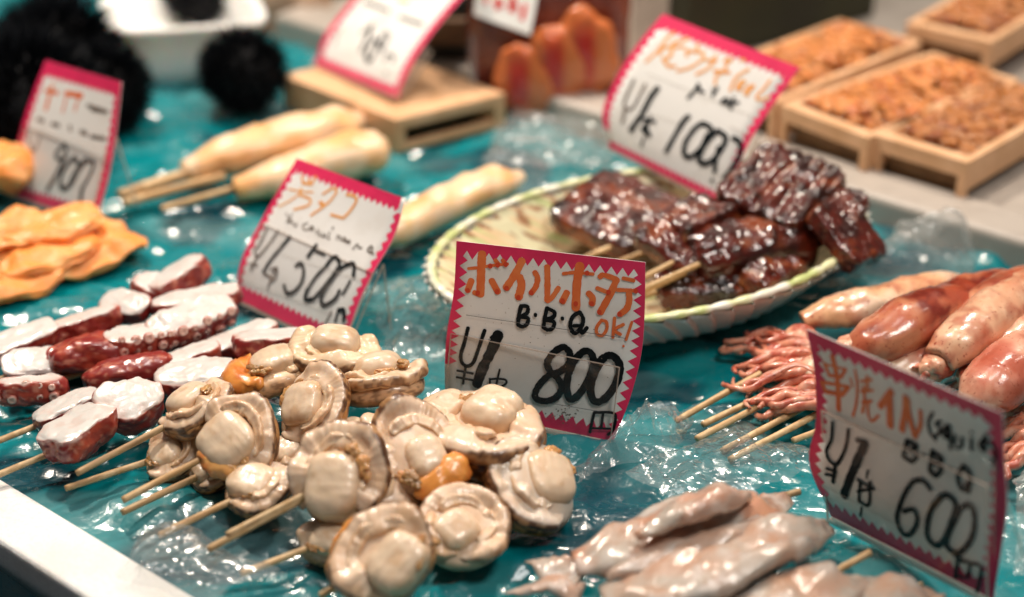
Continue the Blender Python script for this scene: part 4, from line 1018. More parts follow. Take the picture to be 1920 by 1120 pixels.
# ------------------------------------------------------------------ boiled squid skewers
SKIN = np.array([.72, .40, .26]); PINK = np.array([.58, .19, .115]); BURN = np.array([.17, .022, .012]); PALE_S = np.array([.78, .57, .40])
def squid_body(root, pts, rs, seed, col=SKIN, col2=PINK, burn=0.0, flat=0.75, name='squid_body'):
    P = catmull([at(*p) for p in pts], 12); n = len(P)
    k = depth(P[0]) / FPX
    R = np.interp(np.linspace(0, 1, n), np.linspace(0, 1, len(rs)), np.array(rs) * k * 1.0)
    V, F = tube(P, R, 30, flat)
    V = V + (0.13 * fbm(V * .7 + seed, seed, 3))[:, None] * np.array([.6, .6, 1]) + .04 * fbm(V * 2.5, seed + 9, 2)[:, None]
    cc = mixc(np.tile(col, (len(V), 1)), col2, 0.9 * sstep(-.3, .5, fbm(V * .55 + 5, seed + 2, 3)))
    cc = mixc(cc, np.array([.33, .06, .03]), .55 * sstep(.15, .6, fbm(V * 1.1 + 15, seed + 12, 4)))
    if burn:
        side = (V - P.mean(0)) @ nz([-.3, .5, .8])
        cc = mixc(cc, BURN, burn * sstep(-.1, .45, fbm(V * .7 + 2, seed + 5, 3) + .35 * side))
    return obj(name, V, F, M['squid'], root, cc)
def head(root, px, py, z, r, seed, eye=True):
    c = at(px, py, z); k = depth(c) / FPX
    V, F = blob((r * k * 1.15, r * k, r * k * .85), 2.2, 14)
    V = V * (1 + .18 * fbm(V * 1.6 + seed, seed, 3))[:, None]
    cc = mixc(np.tile(SKIN, (len(V), 1)), np.array([.42, .10, .06]), sstep(-.1, .5, fbm(V * 1.5, seed + 1, 3)))
    o = obj('squid_head', V + c, F, M['squid'], root, cc)
    if eye:
        V, F = blob((r * k * .36,) * 3, 2, 8)
        c2 = mixc(np.tile(np.array([.02, .012, .015]), (len(V), 1)), np.array([.35, .33, .32]), sstep(.5, 1.0, fbm(V * 6, seed, 2)))
        obj('eye', V + c + nz(-ray(px, py)) * r * k * .80 + RX * r * k * .2, F, M['squid'], o, c2)
    return c
def tentacle(root, p0, p1, r, seed, curl=1.0):
    rng = np.random.RandomState(seed)
    a, b = at(*p0), at(*p1); L = np.linalg.norm(b - a); d = nz(b - a); s = nz(np.cross(d, [0, 0, 1]))
    ctrl = [a]
    for t in (.25, .5, .72, .88):
        ctrl.append(a + (b - a) * t + s * L * .13 * rng.randn() * curl * t + np.array([0, 0, 1]) * (.28 * abs(rng.randn()) * (1 - t)))
    ctrl.append(b)
    tip = b - d * L * rng.uniform(-.05, .16) * curl + s * L * rng.uniform(-.20, .20) * curl; ctrl.append(tip)
    P = catmull(ctrl, 7); P[:, 2] = np.maximum(P[:, 2], .25)
    n = len(P); k = depth(a) / FPX
    R = r * k * np.linspace(1, .22, n) ** .8
    V, F = tube(P, R, 10)
    V = V + .03 * fbm(V * 5, seed, 2)[:, None]
    cc = mixc(np.tile(np.array([.66, .27, .17]), (len(V), 1)), np.array([.46, .10, .06]), sstep(-.2, .5, fbm(V * 1.5, seed + 3, 3)))
    cc = mixc(cc, np.array([.76, .48, .36]), .6 * sstep(.2, .7, fbm(V * 2.5, seed + 5, 2)))
    obj('tentacle', V, F, M['squid'], root, cc)
def squid_skewer(label, p0, bodies, sticks, heads=(), tents=()):
    c0 = at(p0[0], p0[1], 0)
    root = thing('squid_skewer', c0, label, 'seafood skewer', 'skewers of boiled whole squid')
    for b in bodies: squid_body(root, *b[:3], **b[3])
    for h_ in heads: head(root, *h_)
    for t in tents: tentacle(root, *t)
    for a, b in sticks: stick_between(root, at(*a), at(*b), .16, seed=a[0])
rng = np.random.RandomState(5)
def tlist(n, x0, y0, y1, x1a, x1b, ya, yb, z0, r, seed):
    g = np.random.RandomState(seed); L = []
    for i in range(n):
        t = i / max(1, n - 1)
        L.append(((x0 + g.uniform(-15, 15), y0 + (y1 - y0) * t, z0), (g.uniform(x1a, x1b), ya + (yb - ya) * t + g.uniform(-14, 14), g.uniform(.4, 1.3)), g.uniform(r * .75, r * 1.2), seed * 50 + i))
    return L
squid_skewer('pale boiled squid skewer at the back left with long curled pink tentacles', (1500, 640), [
    ([(1505, 606, 1.9), (1560, 588, 2.3), (1640, 568, 2.5), (1740, 545, 2.4), (1800, 530, 2.2)], (24, 36, 43, 42, 40, 26), 1, dict(col=PALE_S, col2=np.array([.74, .42, .22])))],
    [((1268, 789, .5), (1425, 700, 1.3))], [(1500, 632, 1.7, 26, 1, False)], tlist(15, 1520, 630, 700, 1345, 1420, 638, 730, 1.9, 10.5, 1))
squid_skewer('reddish charred boiled squid skewer lying beside the pale one', (1600, 660), [
    ([(1585, 662, 2.3), (1640, 640, 3.0), (1720, 600, 3.5), (1800, 560, 3.4), (1880, 525, 3.0)], (26, 54, 64, 60, 48, 30), 2, dict(burn=1.0, col=np.array([.52, .20, .10]), col2=np.array([.40, .075, .035]))),
    ([(1500, 705, 1.6), (1580, 672, 1.9), (1650, 645, 2.0)], (30, 34, 34, 30), 3, dict(col=PALE_S)),
    ([(1640, 715, 1.6), (1710, 690, 2.0), (1790, 655, 2.2), (1850, 630, 2.0)], (26, 40, 44, 42, 30), 13, dict(col=PALE_S)),
    ([(1800, 600, 3.4), (1870, 560, 3.8), (1950, 520, 3.4)], (24, 46, 50, 46, 30), 14, dict(burn=.8, col=np.array([.56, .24, .13])))],
    [((1306, 823, .5), (1560, 690, 1.6)), ((1317, 797, .6), (1520, 700, 1.5))], [(1600, 652, 2.7, 28, 3)], tlist(15, 1545, 685, 760, 1390, 1480, 690, 785, 1.8, 11, 2))
squid_skewer('boiled squid skewer with smooth pale body and a hooked beak at its head', (1760, 690), [
    ([(1760, 675, 3.0), (1800, 640, 3.6), (1860, 590, 3.9), (1930, 545, 3.8), (1990, 500, 3.5)], (36, 50, 56, 56, 50, 36), 4, dict(col=np.array([.74, .48, .31]), col2=np.array([.66, .30, .17])))],
    [((1354, 846, .5), (1560, 735, 1.4))], [(1752, 690, 2.6, 30, 5, False)], [((1752, 690, 2.6), (1712, 690, 2.6), 7, 91), ((1748, 700, 2.5), (1722, 722, 2.0), 9, 92), ((1760, 705, 2.4), (1735, 735, 1.6), 9, 93)])
squid_skewer('boiled squid skewer half hidden between its neighbours at the right edge', (1860, 680), [
    ([(1835, 690, 2.6), (1880, 655, 3.1), (1940, 615, 3.4), (1990, 590, 3.2)], (24, 40, 46, 44, 36), 6, dict(col2=np.array([.55, .17, .10])))],
    [((1368, 863, .5), (1580, 752, 1.3))], [(1822, 712, 2.2, 28, 7)], [((1820, 715, 2.0), (1770, 735, 1.2), 10, 95), ((1825, 725, 1.8), (1780, 750, 1.0), 10, 96)])
squid_skewer('plump pink boiled squid skewer nearest to the 600 price card', (1880, 730), [
    ([(1822, 765, 2.4), (1850, 735, 3.0), (1900, 690, 3.5), (1970, 640, 3.4), (2030, 600, 3.0)], (34, 58, 68, 64, 54, 40), 8, dict(col=np.array([.72, .38, .26]), col2=np.array([.52, .13, .08])))],
    [((1486, 827, .6), (1640, 770, 1.2)), ((1850, 895, .8), (1960, 815, 1.4))], [(1828, 790, 2.0, 34, 9, False)], tlist(13, 1935, 770, 850, 1840, 1890, 790, 900, 1.8, 12, 3))

# ------------------------------------------------------------------ raw squid in front, out of focus
RAW = np.array([.46, .395, .335]); RAW2 = np.array([.55, .29, .19])
def raw_piece(root, pts, rs, seed, flat=.36, pink=.6, name='squid_fillet'):
    P = catmull([at(*p) for p in pts], 10); n = len(P); k = depth(P[0]) / FPX
    R = np.interp(np.linspace(0, 1, n), np.linspace(0, 1, len(rs)), np.array(rs) * k * 1.18)
    V, F = tube(P, R, 34, flat * 1.1)
    V = V + (.30 * fbm(V * .6 + seed, seed, 4))[:, None] * np.array([.5, .5, 1]) + .11 * ridged(np.c_[(V @ BX) * 1.3, (V @ AX) * .35, V[:, 2] * .5], seed + 4, 2)[:, None] * np.array([0, 0, 1])
    cc = mixc(np.tile(RAW, (len(V), 1)), RAW2, pink * sstep(-.25, .45, fbm(V * .5 + 4, seed + 2, 3)))
    cc = mixc(cc, np.array([.36, .14, .07]), pink * .55 * sstep(.2, .6, fbm(np.c_[(V @ BX) * 1.1, (V @ AX) * .4, V[:, 2]], seed + 15, 3)))
    cc = mixc(cc, np.array([.60, .56, .52]), .6 * sstep(.1, .7, fbm(V * 1.1 + 9, seed + 7, 3)))
    obj(name, V, F, M['raw'], root, cc)
def raw_skewer(label, p0, pieces, sticks):
    c0 = at(p0[0], p0[1], 0)
    root = thing('raw_squid_skewer', c0, label, 'seafood skewer', 'skewers of raw flattened squid')
    for p in pieces: raw_piece(root, *p[:3], **p[3])
    for a, b in sticks: stick_between(root, at(*a), at(*b), .15, seed=a[0])
raw_skewer('raw squid skewer farthest from the viewer, pink stained, pointing to the 600 card', (1280, 1000), [
    ([(1075, 1062, 1.5), (1180, 1030, 2.1), (1290, 985, 2.4), (1390, 960, 2.2), (1470, 940, 1.5)], (30, 58, 64, 56, 54, 20), 1, dict(pink=1.0)),
    ([(1190, 1015, 3.0), (1280, 972, 3.5), (1350, 940, 3.6), (1400, 938, 3.0)], (10, 30, 36, 32, 12), 11, dict(pink=.9, flat=.6)),
    ([(1140, 1085, 2.0), (1260, 1048, 2.4), (1400, 1000, 2.5), (1450, 975, 2.0)], (8, 26, 28, 24, 8), 12, dict(pink=.3, flat=.6)),
    ([(1090, 1090, 1.2), (1040, 1065, 1.4), (985, 1060, 1.0)], (34, 26, 22, 6), 2, dict(pink=.4))], [((1400, 948, 1.6), (1500, 922, 1.8))])
raw_skewer('middle raw squid skewer in front, grey cream and glistening', (1400, 1050), [
    ([(1130, 1130, 1.6), (1250, 1100, 2.2), (1370, 1050, 2.5), (1480, 1000, 2.3), (1552, 985, 1.6)], (40, 64, 70, 64, 56, 20), 3, dict(pink=.5)),
    ([(1270, 1120, 2.8), (1380, 1080, 3.1), (1480, 1035, 2.9), (1540, 1010, 2.2)], (8, 24, 26, 22, 8), 13, dict(pink=.2, flat=.6)),
    ([(1090, 1118, 1.2), (1020, 1100, 1.3), (950, 1110, .9)], (34, 30, 24, 6), 4, dict(pink=.6))], [((1560, 1075, 1.2), (1632, 1036, 1.7))])
raw_skewer('nearest raw squid skewer, cut by the bottom edge of the photo', (1600, 1110), [
    ([(1290, 1190, 1.5), (1420, 1150, 2.1), (1540, 1110, 2.3), (1640, 1085, 1.5)], (40, 62, 64, 56, 20), 5, dict(pink=.5)),
    ([(1520, 1190, 1.2), (1640, 1140, 1.8), (1760, 1105, 1.3)], (30, 56, 58, 20), 6, dict(pink=.95))], [((1660, 1125, .7), (1728, 1097, .5))])

# ------------------------------------------------------------------ pale seafood sticks, blurred behind
CRAB = np.array([.86, .54, .29])
def crab_skewer(label, pts_list, sticks, zz=1.4):
    c0 = at(*pts_list[0][0][0][:2], 0)
    root = thing('crab_skewer', c0, label, 'seafood skewer', 'skewers of pale peeled seafood')
    for i, (pts, rs, seed) in enumerate(pts_list):
        P = catmull([at(*p) for p in pts], 10); n = len(P); k = depth(P[0]) / FPX
        R = np.interp(np.linspace(0, 1, n), np.linspace(0, 1, len(rs)), np.array(rs) * k)
        V, F = tube(P, R, 22, .8)
        V = V + (.16 * fbm(V * .7 + seed, seed, 3))[:, None]
        cc = mixc(np.tile(CRAB, (len(V), 1)), np.array([.86, .63, .43]), sstep(-.2, .6, fbm(V * .5, seed, 2)))
        cc = mixc(cc, np.array([.78, .36, .11]), .7 * sstep(.1, .7, fbm(V * np.array([.6, .6, 1.5]) + 3, seed + 5, 2)))
        obj('seafood_piece', V, F, M['crab'], root, cc)
    for a, b, r in sticks: stick_between(root, at(*a), at(*b), r, seed=a[0])
crab_skewer('pale seafood skewer with thick flat sticks beside the 900 card', [
    ([(345, 318, 1.5), (430, 290, 1.9), (530, 262, 2.1), (620, 240, 1.9), (680, 222, 1.5)], (20, 42, 52, 52, 46, 16), 1)], [((222, 366, 1.2), (380, 316, 1.5), .34), ((230, 382, .9), (420, 330, 1.2), .28)])
crab_skewer('pale seafood skewer ending in a round lump behind the 500 card', [
    ([(440, 352, 1.2), (540, 328, 1.6), (620, 300, 1.9), (690, 285, 2.0), (722, 282, 1.8)], (22, 44, 50, 56, 52, 26), 2)], [((303, 393, .8), (470, 345, 1.1), .22)])
crab_skewer('single pale seafood finger between the 500 card and the basket', [
    ([(690, 452, 1.2), (760, 420, 1.5), (850, 378, 1.7), (930, 345, 1.7), (972, 332, 1.5)], (30, 42, 44, 46, 42, 18), 3)], [((640, 470, .9), (720, 440, 1.1), .2)])

# ------------------------------------------------------------------ orange seafood at left
def orange_piece(label, px, py, z, L, W, T, ang, seed, tilty=0.0):
    c = at(px, py, z); k = depth(c) / FPX; L, W, T = L * k, W * k, T * k
    d = img_dir(np.array([0, 0, 1.0]), ang); n = nz(np.array([0, 0, 1.0])); s = np.cross(n, d)
    n2 = nz(n + s * tilty); Mx = np.array([d, np.cross(n2, d), n2]).T
    V, F = blob((L / 2, W / 2, T / 2), 3.0, 26)
    q = V / np.array([L / 2, W / 2, T / 2])
    V[:, 2] += .22 * fbm(np.c_[V[:, 0] * .6, V[:, 1] * .6, V[:, 0] * 0 + seed], seed, 3) + .20 * ridged(np.c_[V[:, 0] * .35, V[:, 1] * .7, V[:, 0] * 0 + seed], seed + 8, 2) + .20 * np.abs(np.sin(V[:, 1] * 2.0 + .5 * V[:, 0] + 1.5 * vnoise(V * .5, seed)))
    V[:, :2] *= (1 + .13 * fbm(q * 1.3 + seed, seed + 2, 2))[:, None]
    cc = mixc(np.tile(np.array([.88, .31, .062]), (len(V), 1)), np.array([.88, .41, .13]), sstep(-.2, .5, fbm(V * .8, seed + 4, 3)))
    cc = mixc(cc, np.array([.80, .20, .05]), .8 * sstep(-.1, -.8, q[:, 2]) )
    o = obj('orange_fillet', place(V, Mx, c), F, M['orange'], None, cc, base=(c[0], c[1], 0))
    tag(o, label, 'seafood', 'pieces of orange seafood')
orange_piece('orange seafood slice at the right end of the heap, tapering to a point', 150, 470, .8, 220, 190, 32, 22, 1)
orange_piece('orange seafood slice on top of the heap right below the 900 card', 95, 428, 2.2, 190, 120, 26, 16, 2)
orange_piece('orange seafood slice lowest in the heap at its front left corner', 25, 520, .7, 240, 190, 34, 28, 3)
orange_piece('orange seafood slice in the middle of the heap, ridged and overlapping', 85, 478, 1.5, 210, 130, 26, 20, 5)
orange_piece('orange seafood slice high in the heap at the left edge of the photo', 10, 445, 2.0, 190, 140, 26, 26, 6)
orange_piece('orange seafood slice at the left edge behind the 900 card', -8, 318, 2.0, 90, 150, 80, 60, 4)

# ------------------------------------------------------------------ wooden boxes of roe
def uni_heap(label, o, ea, eb, zt, seed, n=230, bright=1.0):
    rng = np.random.RandomState(seed); items = []
    la, lb = np.linalg.norm(ea), np.linalg.norm(eb)
    for i in range(n):
        u, v = rng.uniform(.03, .97), rng.uniform(.06, .94)
        p = o + ea * u + eb * v + np.array([0, 0, zt + .55 * math.sin(math.pi * v) ** .7 + rng.uniform(-.15, .2)])
        V, F = blob((rng.uniform(.42, .66), rng.uniform(.20, .31), rng.uniform(.18, .27)), 2.3, 6)
        V = V * (1 + .12 * fbm(V * 3 + i, seed + i, 2))[:, None]; V[:, 2] += .12 * V[:, 0] ** 2
        a = rng.uniform(-.8, .8) + math.atan2(eb[1], eb[0]); ca, sa = math.cos(a), math.sin(a)
        ti = rng.uniform(-.35, .35)
        V = V @ np.array([[1, 0, math.sin(ti)], [0, 1, 0], [-math.sin(ti), 0, 1]])
        V = V @ np.array([[ca, sa, 0], [-sa, ca, 0], [0, 0, 1]])
        b = rng.uniform(.75, 1.15) * bright
        base = np.array([.56, .21, .055]) if rng.rand() > .18 else np.array([.42, .12, .035])
        cc = np.tile(base * b, (len(V), 1)); items.append((V + p, F, cc))
    V, F = boxmesh(o + np.array([0, 0, zt - .5]), ea, eb, np.array([0, 0, .5])); items.append((V, F, np.tile(np.array([.32, .10, .03]), (8, 1))))
    V, F, cc = join(items)
    ob = obj('sea_urchin_roe', V, F, M['uni'], None, cc, base=o + ea / 2 + eb / 2)
    tag(ob, label, 'seafood', 'heaps of sea urchin roe in the wooden boxes')
def wood_box(label, roe_label, p_left, p_front, zt, zb, length, seed, bright=1.0):
    PL, PF = at(*p_left, zt), at(*p_front, zt)
    eb = PF - PL; eb[2] = 0; w = np.linalg.norm(eb); eb = eb / w; ea = np.array([-eb[1], eb[0], 0])
    if ea[1] < 0: ea = -ea
    o = PL.copy(); o[2] = 0
    root = thing('wooden_box', np.array([*(o + eb * w / 2 + ea * length / 2)[:2], zb]), label, 'wooden box', 'wooden boxes of sea urchin roe')
    h = zt - zb; t = .55; lip = .95
    def bar(name, a, b, c, m=M['wood']):
        V, F = boxmesh(a, b, c[0], c[1]); return bevel(obj(name, V, F, m, root, smooth=False), .05, 2)
    Z = lambda z: np.array([0, 0, z])
    # upper frame: four boards
    hb = 1.05
    bar('front_board', o + Z(zt - hb), eb * w, (ea * t, Z(hb)))
    bar('back_board', o + ea * (length - t) + Z(zt - hb), eb * w, (ea * t, Z(hb)))
    bar('side_board', o + ea * (t + .003) + Z(zt - hb - .9), eb * t, (ea * (length - 2 * t - .006), Z(hb + .9 - .004)))
    bar('side_board', o + eb * (w - t) + ea * (t + .003) + Z(zt - hb - .9), eb * t, (ea * (length - 2 * t - .006), Z(hb + .9 - .004)))
    # inner ledge framing the roe
    bar('ledge', o + ea * (t + .002) + eb * (t + .002) + Z(zt - .35), eb * (w - 2 * t - .004), (ea * .4, Z(.34)))
    # legs and recessed panel
    for f in (0, 1):
        bar('leg', o + eb * (f * (w - t)) + Z(zb), eb * t, (ea * t, Z(h - hb - .003)))
        bar('leg', o + eb * (f * (w - t)) + ea * (length - t) + Z(zb), eb * t, (ea * t, Z(h - hb - .003)))
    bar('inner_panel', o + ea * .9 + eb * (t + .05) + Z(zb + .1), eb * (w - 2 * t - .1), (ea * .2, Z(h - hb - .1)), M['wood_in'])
    uni_heap(roe_label, o + eb * t + ea * (t + .4), ea * (length - 2 * t - .4), eb * (w - 2 * t), zt - .35, seed, bright=bright)
TB = TZ + .02
wood_box('wooden box nearest at right, its corner pointing at the viewer', 'orange sea urchin roe in the nearest wooden box', (1640, 252), (1815, 305), 3.9, TB, 13, 1, .8)
wood_box('second wooden box from the right, left of the nearest one', 'paler orange sea urchin roe in the second wooden box', (1463, 195), (1628, 258), 3.9, TB, 15, 2, 1.15)
wood_box('third wooden box, partly hidden behind the 1000 price card', 'sea urchin roe in the wooden box behind the 1000 price card', (1298, 140), (1456, 192), 3.9, TB, 16, 3, 1.1)
wood_box('wooden box at the upper right edge behind the nearest one', 'reddish sea urchin roe in the box at the upper right edge', (1700, 42), (1860, 78), 4.6, TB, 12, 4, .8)
wood_box('farthest wooden box, left behind the 1000 price card', 'darker sea urchin roe far behind the 1000 price card', (1440, 100), (1580, 140), 3.2, TB, 12, 5, .55) if False else None

# upturned wooden box carrying the 700 card
PLx, PFx, PRx = at(528, 140, 2.5), at(742, 225, 2.5), at(948, 175, 2.5)
eb = PFx - PLx; eb[2] = 0; wb = np.linalg.norm(eb); eb /= wb; ea = PRx - PFx; ea[2] = 0; la = np.linalg.norm(ea); ea /= la
ob_ = thing('upturned_box', np.array([*((PLx + PRx) / 2)[:2], 0]), 'upturned pale wooden box with a dark slot, price card on top', 'wooden box')
o = PLx.copy(); o[2] = 0
Z = lambda z: np.array([0, 0, z])
def pbar(name, a, b, c, d, m=M['wood']):
    V, F = boxmesh(a, b, c, d); return bevel(obj(name, V, F, m, ob_, smooth=False), .06, 2)
pbar('top_board', o + Z(1.75), eb * wb, ea * la, Z(.75))
pbar('side_board', o + Z(0.2), eb * wb, ea * .7, Z(1.547))
pbar('side_board', o + ea * (la - .8) + Z(.2), eb * wb, ea * .8, Z(1.547))
pbar('bottom_strip', o + eb * (wb - .7) + ea * .703 + Z(.2), eb * .7, ea * (la - 1.506), Z(.45))
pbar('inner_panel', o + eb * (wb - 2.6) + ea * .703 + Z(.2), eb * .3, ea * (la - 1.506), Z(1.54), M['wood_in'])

# ------------------------------------------------------------------ whole sea urchins and the white tub
def urchin(label, px, py, z, r, seed, n=620, sl=.55):
    c = at(px, py, z); k = depth(c) / FPX; r = r * k
    root = thing('sea_urchin', (c[0], c[1], 0), label, 'sea urchin', 'whole black sea urchins')
    V, F = blob((r * .72, r * .72, r * .6), 2, 12); obj('shell', V + c, F, M['urchin_body'], root)
    rng = np.random.RandomState(seed); items = []
    for i in range(n):
        d = nz(rng.randn(3) * np.array([1, 1, .8])); L = r * rng.uniform(.88, 1.0)
        d2 = nz(d + .25 * rng.randn(3)); a = c + d * r * .55; b = a + d2 * (L - r * .55)
        u = nz(np.cross(d2, [.3, .5, .8])); w_ = np.cross(d2, u); q = .06 * r / 3
        V = np.array([a + u * q * 1.6, a - u * q * .8 + w_ * q * 1.4, a - u * q * .8 - w_ * q * 1.4, b]); items.append((V, [[0, 1, 3], [1, 2, 3], [2, 0, 3]]))
    V, F, _ = join(items); obj('spines', V, F, M['spine'], root, smooth=False)['kind'] = 'stuff'
urchin('large black sea urchin at the left edge behind the 900 card', 35, 205, 3.2, 185, 1, n=2400)
urchin('black sea urchin second from the left, at the back', 105, 110, 3.6, 150, 2, n=2000)
urchin('black sea urchin beside the white tub, right of the 900 card', 190, 165, 2.8, 110, 3, n=1800)
urchin('black sea urchin between the white tub and the upturned wooden box', 455, 132, 3.0, 98, 4, n=1800)
urchin('dark sea urchin sitting in the white tub', 365, -5, 4.2, 74, 5, sl=.4)

tub_c = at(352, 126, 0)
tb = thing('white_tub', tub_c, 'white plastic tub with a dented side behind the sea urchins', 'tub')
nth = 96; V, F = [], []
prof = [(4.3, .05), (4.6, .25), (4.8, 1.2), (5.0, 2.2), (5.3, 3.0), (5.7, 3.4), (5.75, 3.7), (5.45, 3.8), (4.8, 3.2), (4.3, 2.0), (3.6, 1.6), (0.0, 1.5)]
ph0 = math.radians(14)
for (r, z) in prof:
    for t in np.linspace(0, 2 * math.pi, nth, endpoint=False):
        c, s = math.cos(t - ph0), math.sin(t - ph0)
        f = (abs(c) ** 5 + abs(s) ** 5) ** (-1 / 5)
        x, y, z_ = r * f * math.cos(t) * .98, r * f * math.sin(t) * .8, z * 1.2
        V.append(tub_c + np.array([x, y, z_]))
V = np.array(V)
for i in range(len(prof) - 1):
    for j in range(nth):
        k = (j + 1) % nth
        F.append([i * nth + j, i * nth + k, (i + 1) * nth + k, (i + 1) * nth + j])
obj('tub_body', V, F, M['white_tub'], tb)

# ------------------------------------------------------------------ bag with red roe, far things
pk = thing('roe_pack', at(1010, 215, TZ), 'clear pack of red and brown roe with a white label behind the wooden box', 'food pack')
def upright(px0, py0, px1, py1, d):
    return C0 + ray(px0, py0) * d, C0 + ray(px1, py1) * d
dpk = depth(at(1010, 215, TZ)) + 3.0
c = C0 + ray(1030, 95) * dpk
V, F = blob((5.3, 1.1, 6.2), 6, 22); V = V + .25 * fbm(V * .5, 3, 3)[:, None]
M['packmeat'] = mat('dark red roe', (.16, .026, .016), rough=.25, coat=.5, vary=((60, (.30, .07, .04), .4, .7, 3), (30, (.03, .008, .007), .5, .75, 2)), bumps=(('noise', 90, .6, .003),))
obj('contents', V + c, F, M['packmeat'], pk)
M['mentai'] = mat('red roe lobe', attr=True, rough=.25, coat=.5, sss=.2, sscale=.004)
for (px, py, rx, rz, sd) in ((980, 150, 52, 78, 1), (1045, 122, 52, 84, 2), (1102, 98, 56, 86, 3)):
    cc0 = C0 + ray(px, py) * (dpk - 1.9); k = depth(cc0) / FPX
    V, F = blob((rx * k, .5 + .1 * sd, rz * k), 2.0, 20); V = V * (1 + .13 * fbm(V * .7 + sd * 3, sd, 3))[:, None]; V[:, 0] *= 1 - .12 * V[:, 2] / (rz * k) * (1 if sd != 1 else .6)
    V[:, 0] -= .12 * V[:, 2]
    cl = mixc(np.tile(np.array([.62, .17, .05]), (len(V), 1)), np.array([.52, .022, .012]), sstep(.25, .75, 1 - np.abs(V[:, 0] / (rx * k) + .15) * 1.4) * sstep(1.0, .3, np.abs(V[:, 2] / (rz * k))))
    obj('roe_lobe', V + cc0, F, M['mentai'], pk, cl)
V, F = [], []
pl = [C0 + ray(px, py) * (dpk - 3.2) for px, py in ((896, -45), (1012, -30), (994, 66), (888, 28))]
nrm = nz(np.cross(pl[1] - pl[0], pl[3] - pl[0])); nrm = nrm if nrm @ FW < 0 else -nrm
V = np.array(pl + [p - nrm * .05 for p in pl]); F = [[0, 1, 2, 3], [7, 6, 5, 4], [0, 4, 5, 1], [1, 5, 6, 2], [2, 6, 7, 3], [3, 7, 4, 0]]
lb = obj('label_card', V, F, M['paper'], pk, smooth=False)
V, F = [], []
items = []
for pts, w in (([(935, -5), (933, 18)], 12), ([(962, -8), (960, 24)], 13), ([(985, 8), (978, 38)], 10), ([(912, -20), (910, 8)], 8), ([(925, 6), (945, 12)], 7), ([(952, 8), (972, 14)], 7)):
    a, b = [C0 + ray(*p) * (dpk - 3.2) for p in pts]; s = nz(np.cross(b - a, nrm)) * w / 2 * dpk / FPX
    items.append((np.array([a + s, a - s, b - s, b + s]) + nrm * .03, [[0, 1, 2, 3]]))
V, F, _ = join(items); obj('red_lettering', V, F, M['red_ink'], lb, smooth=False)
# clear upright edges of the pack
for (xa, xb) in ((880, 893), (1150, 1166)):
    a = C0 + ray(xa, 190) * (dpk - 1.5); b = C0 + ray(xb, 190) * (dpk - 1.5); t = C0 + ray(xa, -60) * (dpk - 1.5)
    V, F = boxmesh(a, b - a, t - a, FW * .8); obj('pack_edge', V, F, M['filmhaze'], pk, smooth=False)

a, b_ = at(1182, 112, TZ), at(1282, 112, TZ)
V, F = boxmesh(a, b_ - a, np.array([0, 0, 14.0]), np.array([0, 3.0, 0])); tag(bevel(obj('post', V, F, M['post'], None, smooth=False, base=a), .25, 3), 'pale upright post behind the 1000 price card', 'post')
a, b_ = at(1288, 128, TZ), at(1640, 30, TZ)
V, F = boxmesh(a, b_ - a, nz([-(b_ - a)[1], (b_ - a)[0], 0]) * 12, np.array([0, 0, 14.0])); tag(bevel(obj('dark_crate', V, F, M['olive'], None, smooth=False, base=a), .3, 2), 'dark olive crate in the background above the wooden boxes', 'crate')
d = depth(at(560, 60, 0)) + 3
c = C0 + ray(560, 60) * d
V, F = blob((3.2, 2.0, 5.2), 3, 16); V = V * (1 + .2 * fbm(V * .35, 5, 3))[:, None]
tag(obj('paper_bag', V + c, F, M['paperbag'], None, base=c - Z(5)), 'crumpled brown paper bag left of the topmost price card', 'bag')
a, b_ = at(752, 158, 0), at(892, 160, 0)
V, F = boxmesh(a, b_ - a, np.array([0, 7.0, 0]), np.array([0, 0, 12.0])); tag(bevel(obj('black_crate', V, F, M['dark'], None, smooth=False, base=a), .2, 3), 'black crate behind the upturned wooden box', 'crate')
c = a + np.array([.3, -1.0, 3.2])
V, F = boxmesh(c, (b_ - a) * .95, (0, .9, 0), (0, 0, 1.9)); tag(bevel(obj('brown_plank', V, F, mat('brown plank', (.13, .07, .035), .6), None, smooth=False, base=c), .2, 2), 'dark brown plank between the topmost card and the roe pack', 'plank')
c = at(90, 15, 0)
V, F = boxmesh(c + np.array([-30, 1, 0]), (26, 2, 0), (-2, 10, 0), (0, 0, 6)); tag(bevel(obj('grey_tray', V, F, M['post'], None, smooth=False, base=c), .3, 3), 'grey beige tray blurred at the upper left behind the urchins', 'tray')

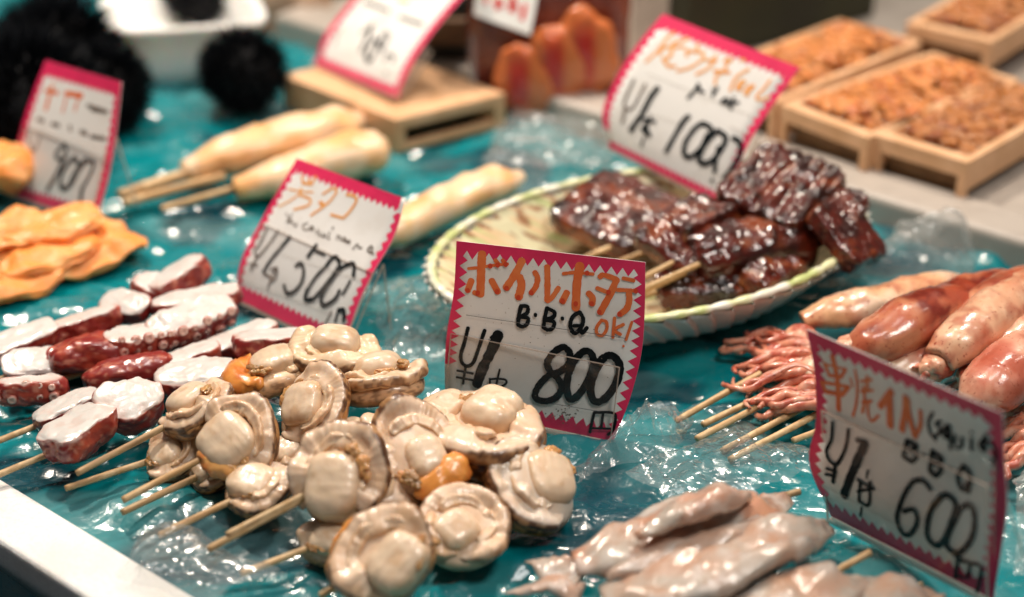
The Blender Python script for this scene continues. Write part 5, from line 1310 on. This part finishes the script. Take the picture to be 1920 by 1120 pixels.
# ------------------------------------------------------------------ loose clear film
def film(label, poly_px, zfun, seed, n=70, amp=1.0, m='film', name='clear_film'):
    a, b, c, d = [np.array(p, float) for p in poly_px]
    u = np.linspace(0, 1, n); Uu, Vv = np.meshgrid(u, u, indexing='ij')
    px = (a * ((1 - Uu) * (1 - Vv))[..., None] + b * (Uu * (1 - Vv))[..., None] + c * (Uu * Vv)[..., None] + d * ((1 - Uu) * Vv)[..., None]).reshape(-1, 2)
    P = np.array([at(x, y, 0) for x, y in px])
    q = np.c_[P[:, 0], P[:, 1], P[:, 0] * 0]
    an = .5 + seed; cr = np.c_[(q[:, 0] * math.cos(an) + q[:, 1] * math.sin(an)) / 1.1, (-q[:, 0] * math.sin(an) + q[:, 1] * math.cos(an)) / 5.0, q[:, 0] * 0] + .25 * np.c_[vnoise(q / 2.5, seed + 20), vnoise(q / 2.5, seed + 21), q[:, 0] * 0]
    f1, f2, iv = worley(q / 3.0 + .4 * np.c_[vnoise(q / 1.6, seed), vnoise(q / 1.6, seed + 1), q[:, 0] * 0], seed)
    e = (np.minimum(np.minimum(Uu, 1 - Uu), np.minimum(Vv, 1 - Vv)) * 5).clip(0, 1).reshape(-1)
    z = zfun(Uu.reshape(-1), Vv.reshape(-1)) + amp * (.55 * np.minimum(f2 - f1, .5) + .34 * ridged(cr, seed + 12, 3) + .5 * fbm(q / 3.5, seed + 3, 2)) * (.35 + .65 * e)
    P[:, 2] = np.maximum(z, .35); P[:, :2] += (.5 * np.c_[fbm(q / 2, seed + 4, 2), fbm(q / 2, seed + 5, 2)])
    idx = np.arange(n * n).reshape(n, n); F = np.stack([idx[:-1, :-1], idx[1:, :-1], idx[1:, 1:], idx[:-1, 1:]], -1).reshape(-1, 4)
    tag(obj(name, P, F, M[m], None, smooth=False, base=P.mean(0) * np.array([1, 1, 0])), label, 'plastic film', 'loose pieces of clear plastic film')
film('crumpled clear film beside the foot of the 800 price card', [(1060, 925), (1180, 820), (1330, 770), (1260, 880)], lambda u, v: .5 + 1.1 * np.sin(math.pi * u) * np.sin(math.pi * v), 3, 60, .9)
film('crumpled clear film between the basket and the squid', [(1560, 590), (1640, 505), (1850, 430), (1800, 540)], lambda u, v: .6 + 2.2 * np.sin(math.pi * u) * np.sin(math.pi * v), 7, 60, 1.3, 'filmhaze')
film('clear film folded over the front edge of the teal sheet', [(215, 1100), (330, 1010), (500, 1105), (380, 1180)], lambda u, v: .7 + .5 * np.sin(math.pi * u), 11, 50, .5)
film('clear bag film round the squid at the lower right edge', [(1905, 1120), (1900, 900), (2020, 860), (2040, 1120)], lambda u, v: 1.0 + .8 * np.sin(math.pi * u), 17, 60, .9, 'filmhaze')
film('flat clear film stretched along the edge of the serving tray', [(900, 330), (960, 225), (1180, 255), (1150, 345)], lambda u, v: .9 + .4 * np.sin(math.pi * u), 23, 50, .6, 'filmhaze')
film('low crinkled clear film in front of the squid sticks', [(1170, 905), (1390, 800), (1570, 890), (1300, 965)], lambda u, v: .45 + .35 * np.sin(math.pi * u) * np.sin(math.pi * v), 31, 60, .55)
film('crinkled clear film between the 500 and 800 price cards', [(690, 560), (820, 520), (860, 690), (735, 690)], lambda u, v: .45 + .4 * np.sin(math.pi * u) * np.sin(math.pi * v), 37, 50, .55)

# ------------------------------------------------------------------ water drops on the sheet
rng = np.random.RandomState(77); items = []
M['water'] = film_mat('water', (.8, .85, .85), .04, .03, .10)
cen = [(1250, 720), (1330, 660), (1230, 860), (180, 940), (420, 1060), (1130, 900), (760, 620), (300, 460), (1480, 900), (60, 820), (1060, 1000)]
for i in range(420):
    cx, cy = cen[rng.randint(len(cen))]
    p = at(cx + rng.randn() * 75, cy + rng.randn() * 42, 0)
    j = np.argmin((SHEET_P[:, 0] - p[0]) ** 2 + (SHEET_P[:, 1] - p[1]) ** 2)
    r_ = .035 + .10 * rng.rand() ** 3
    V, F = blob((r_ * rng.uniform(.9, 1.3), r_, r_ * .55), 2, 5)
    items.append((V + SHEET_P[j] + np.array([0, 0, r_ * .2]), F))
V, F, _ = join(items)
tag(obj('water_drops', V, F, M['water']), 'tiny water drops scattered over the teal plastic sheet', 'water drops', None, 'stuff')
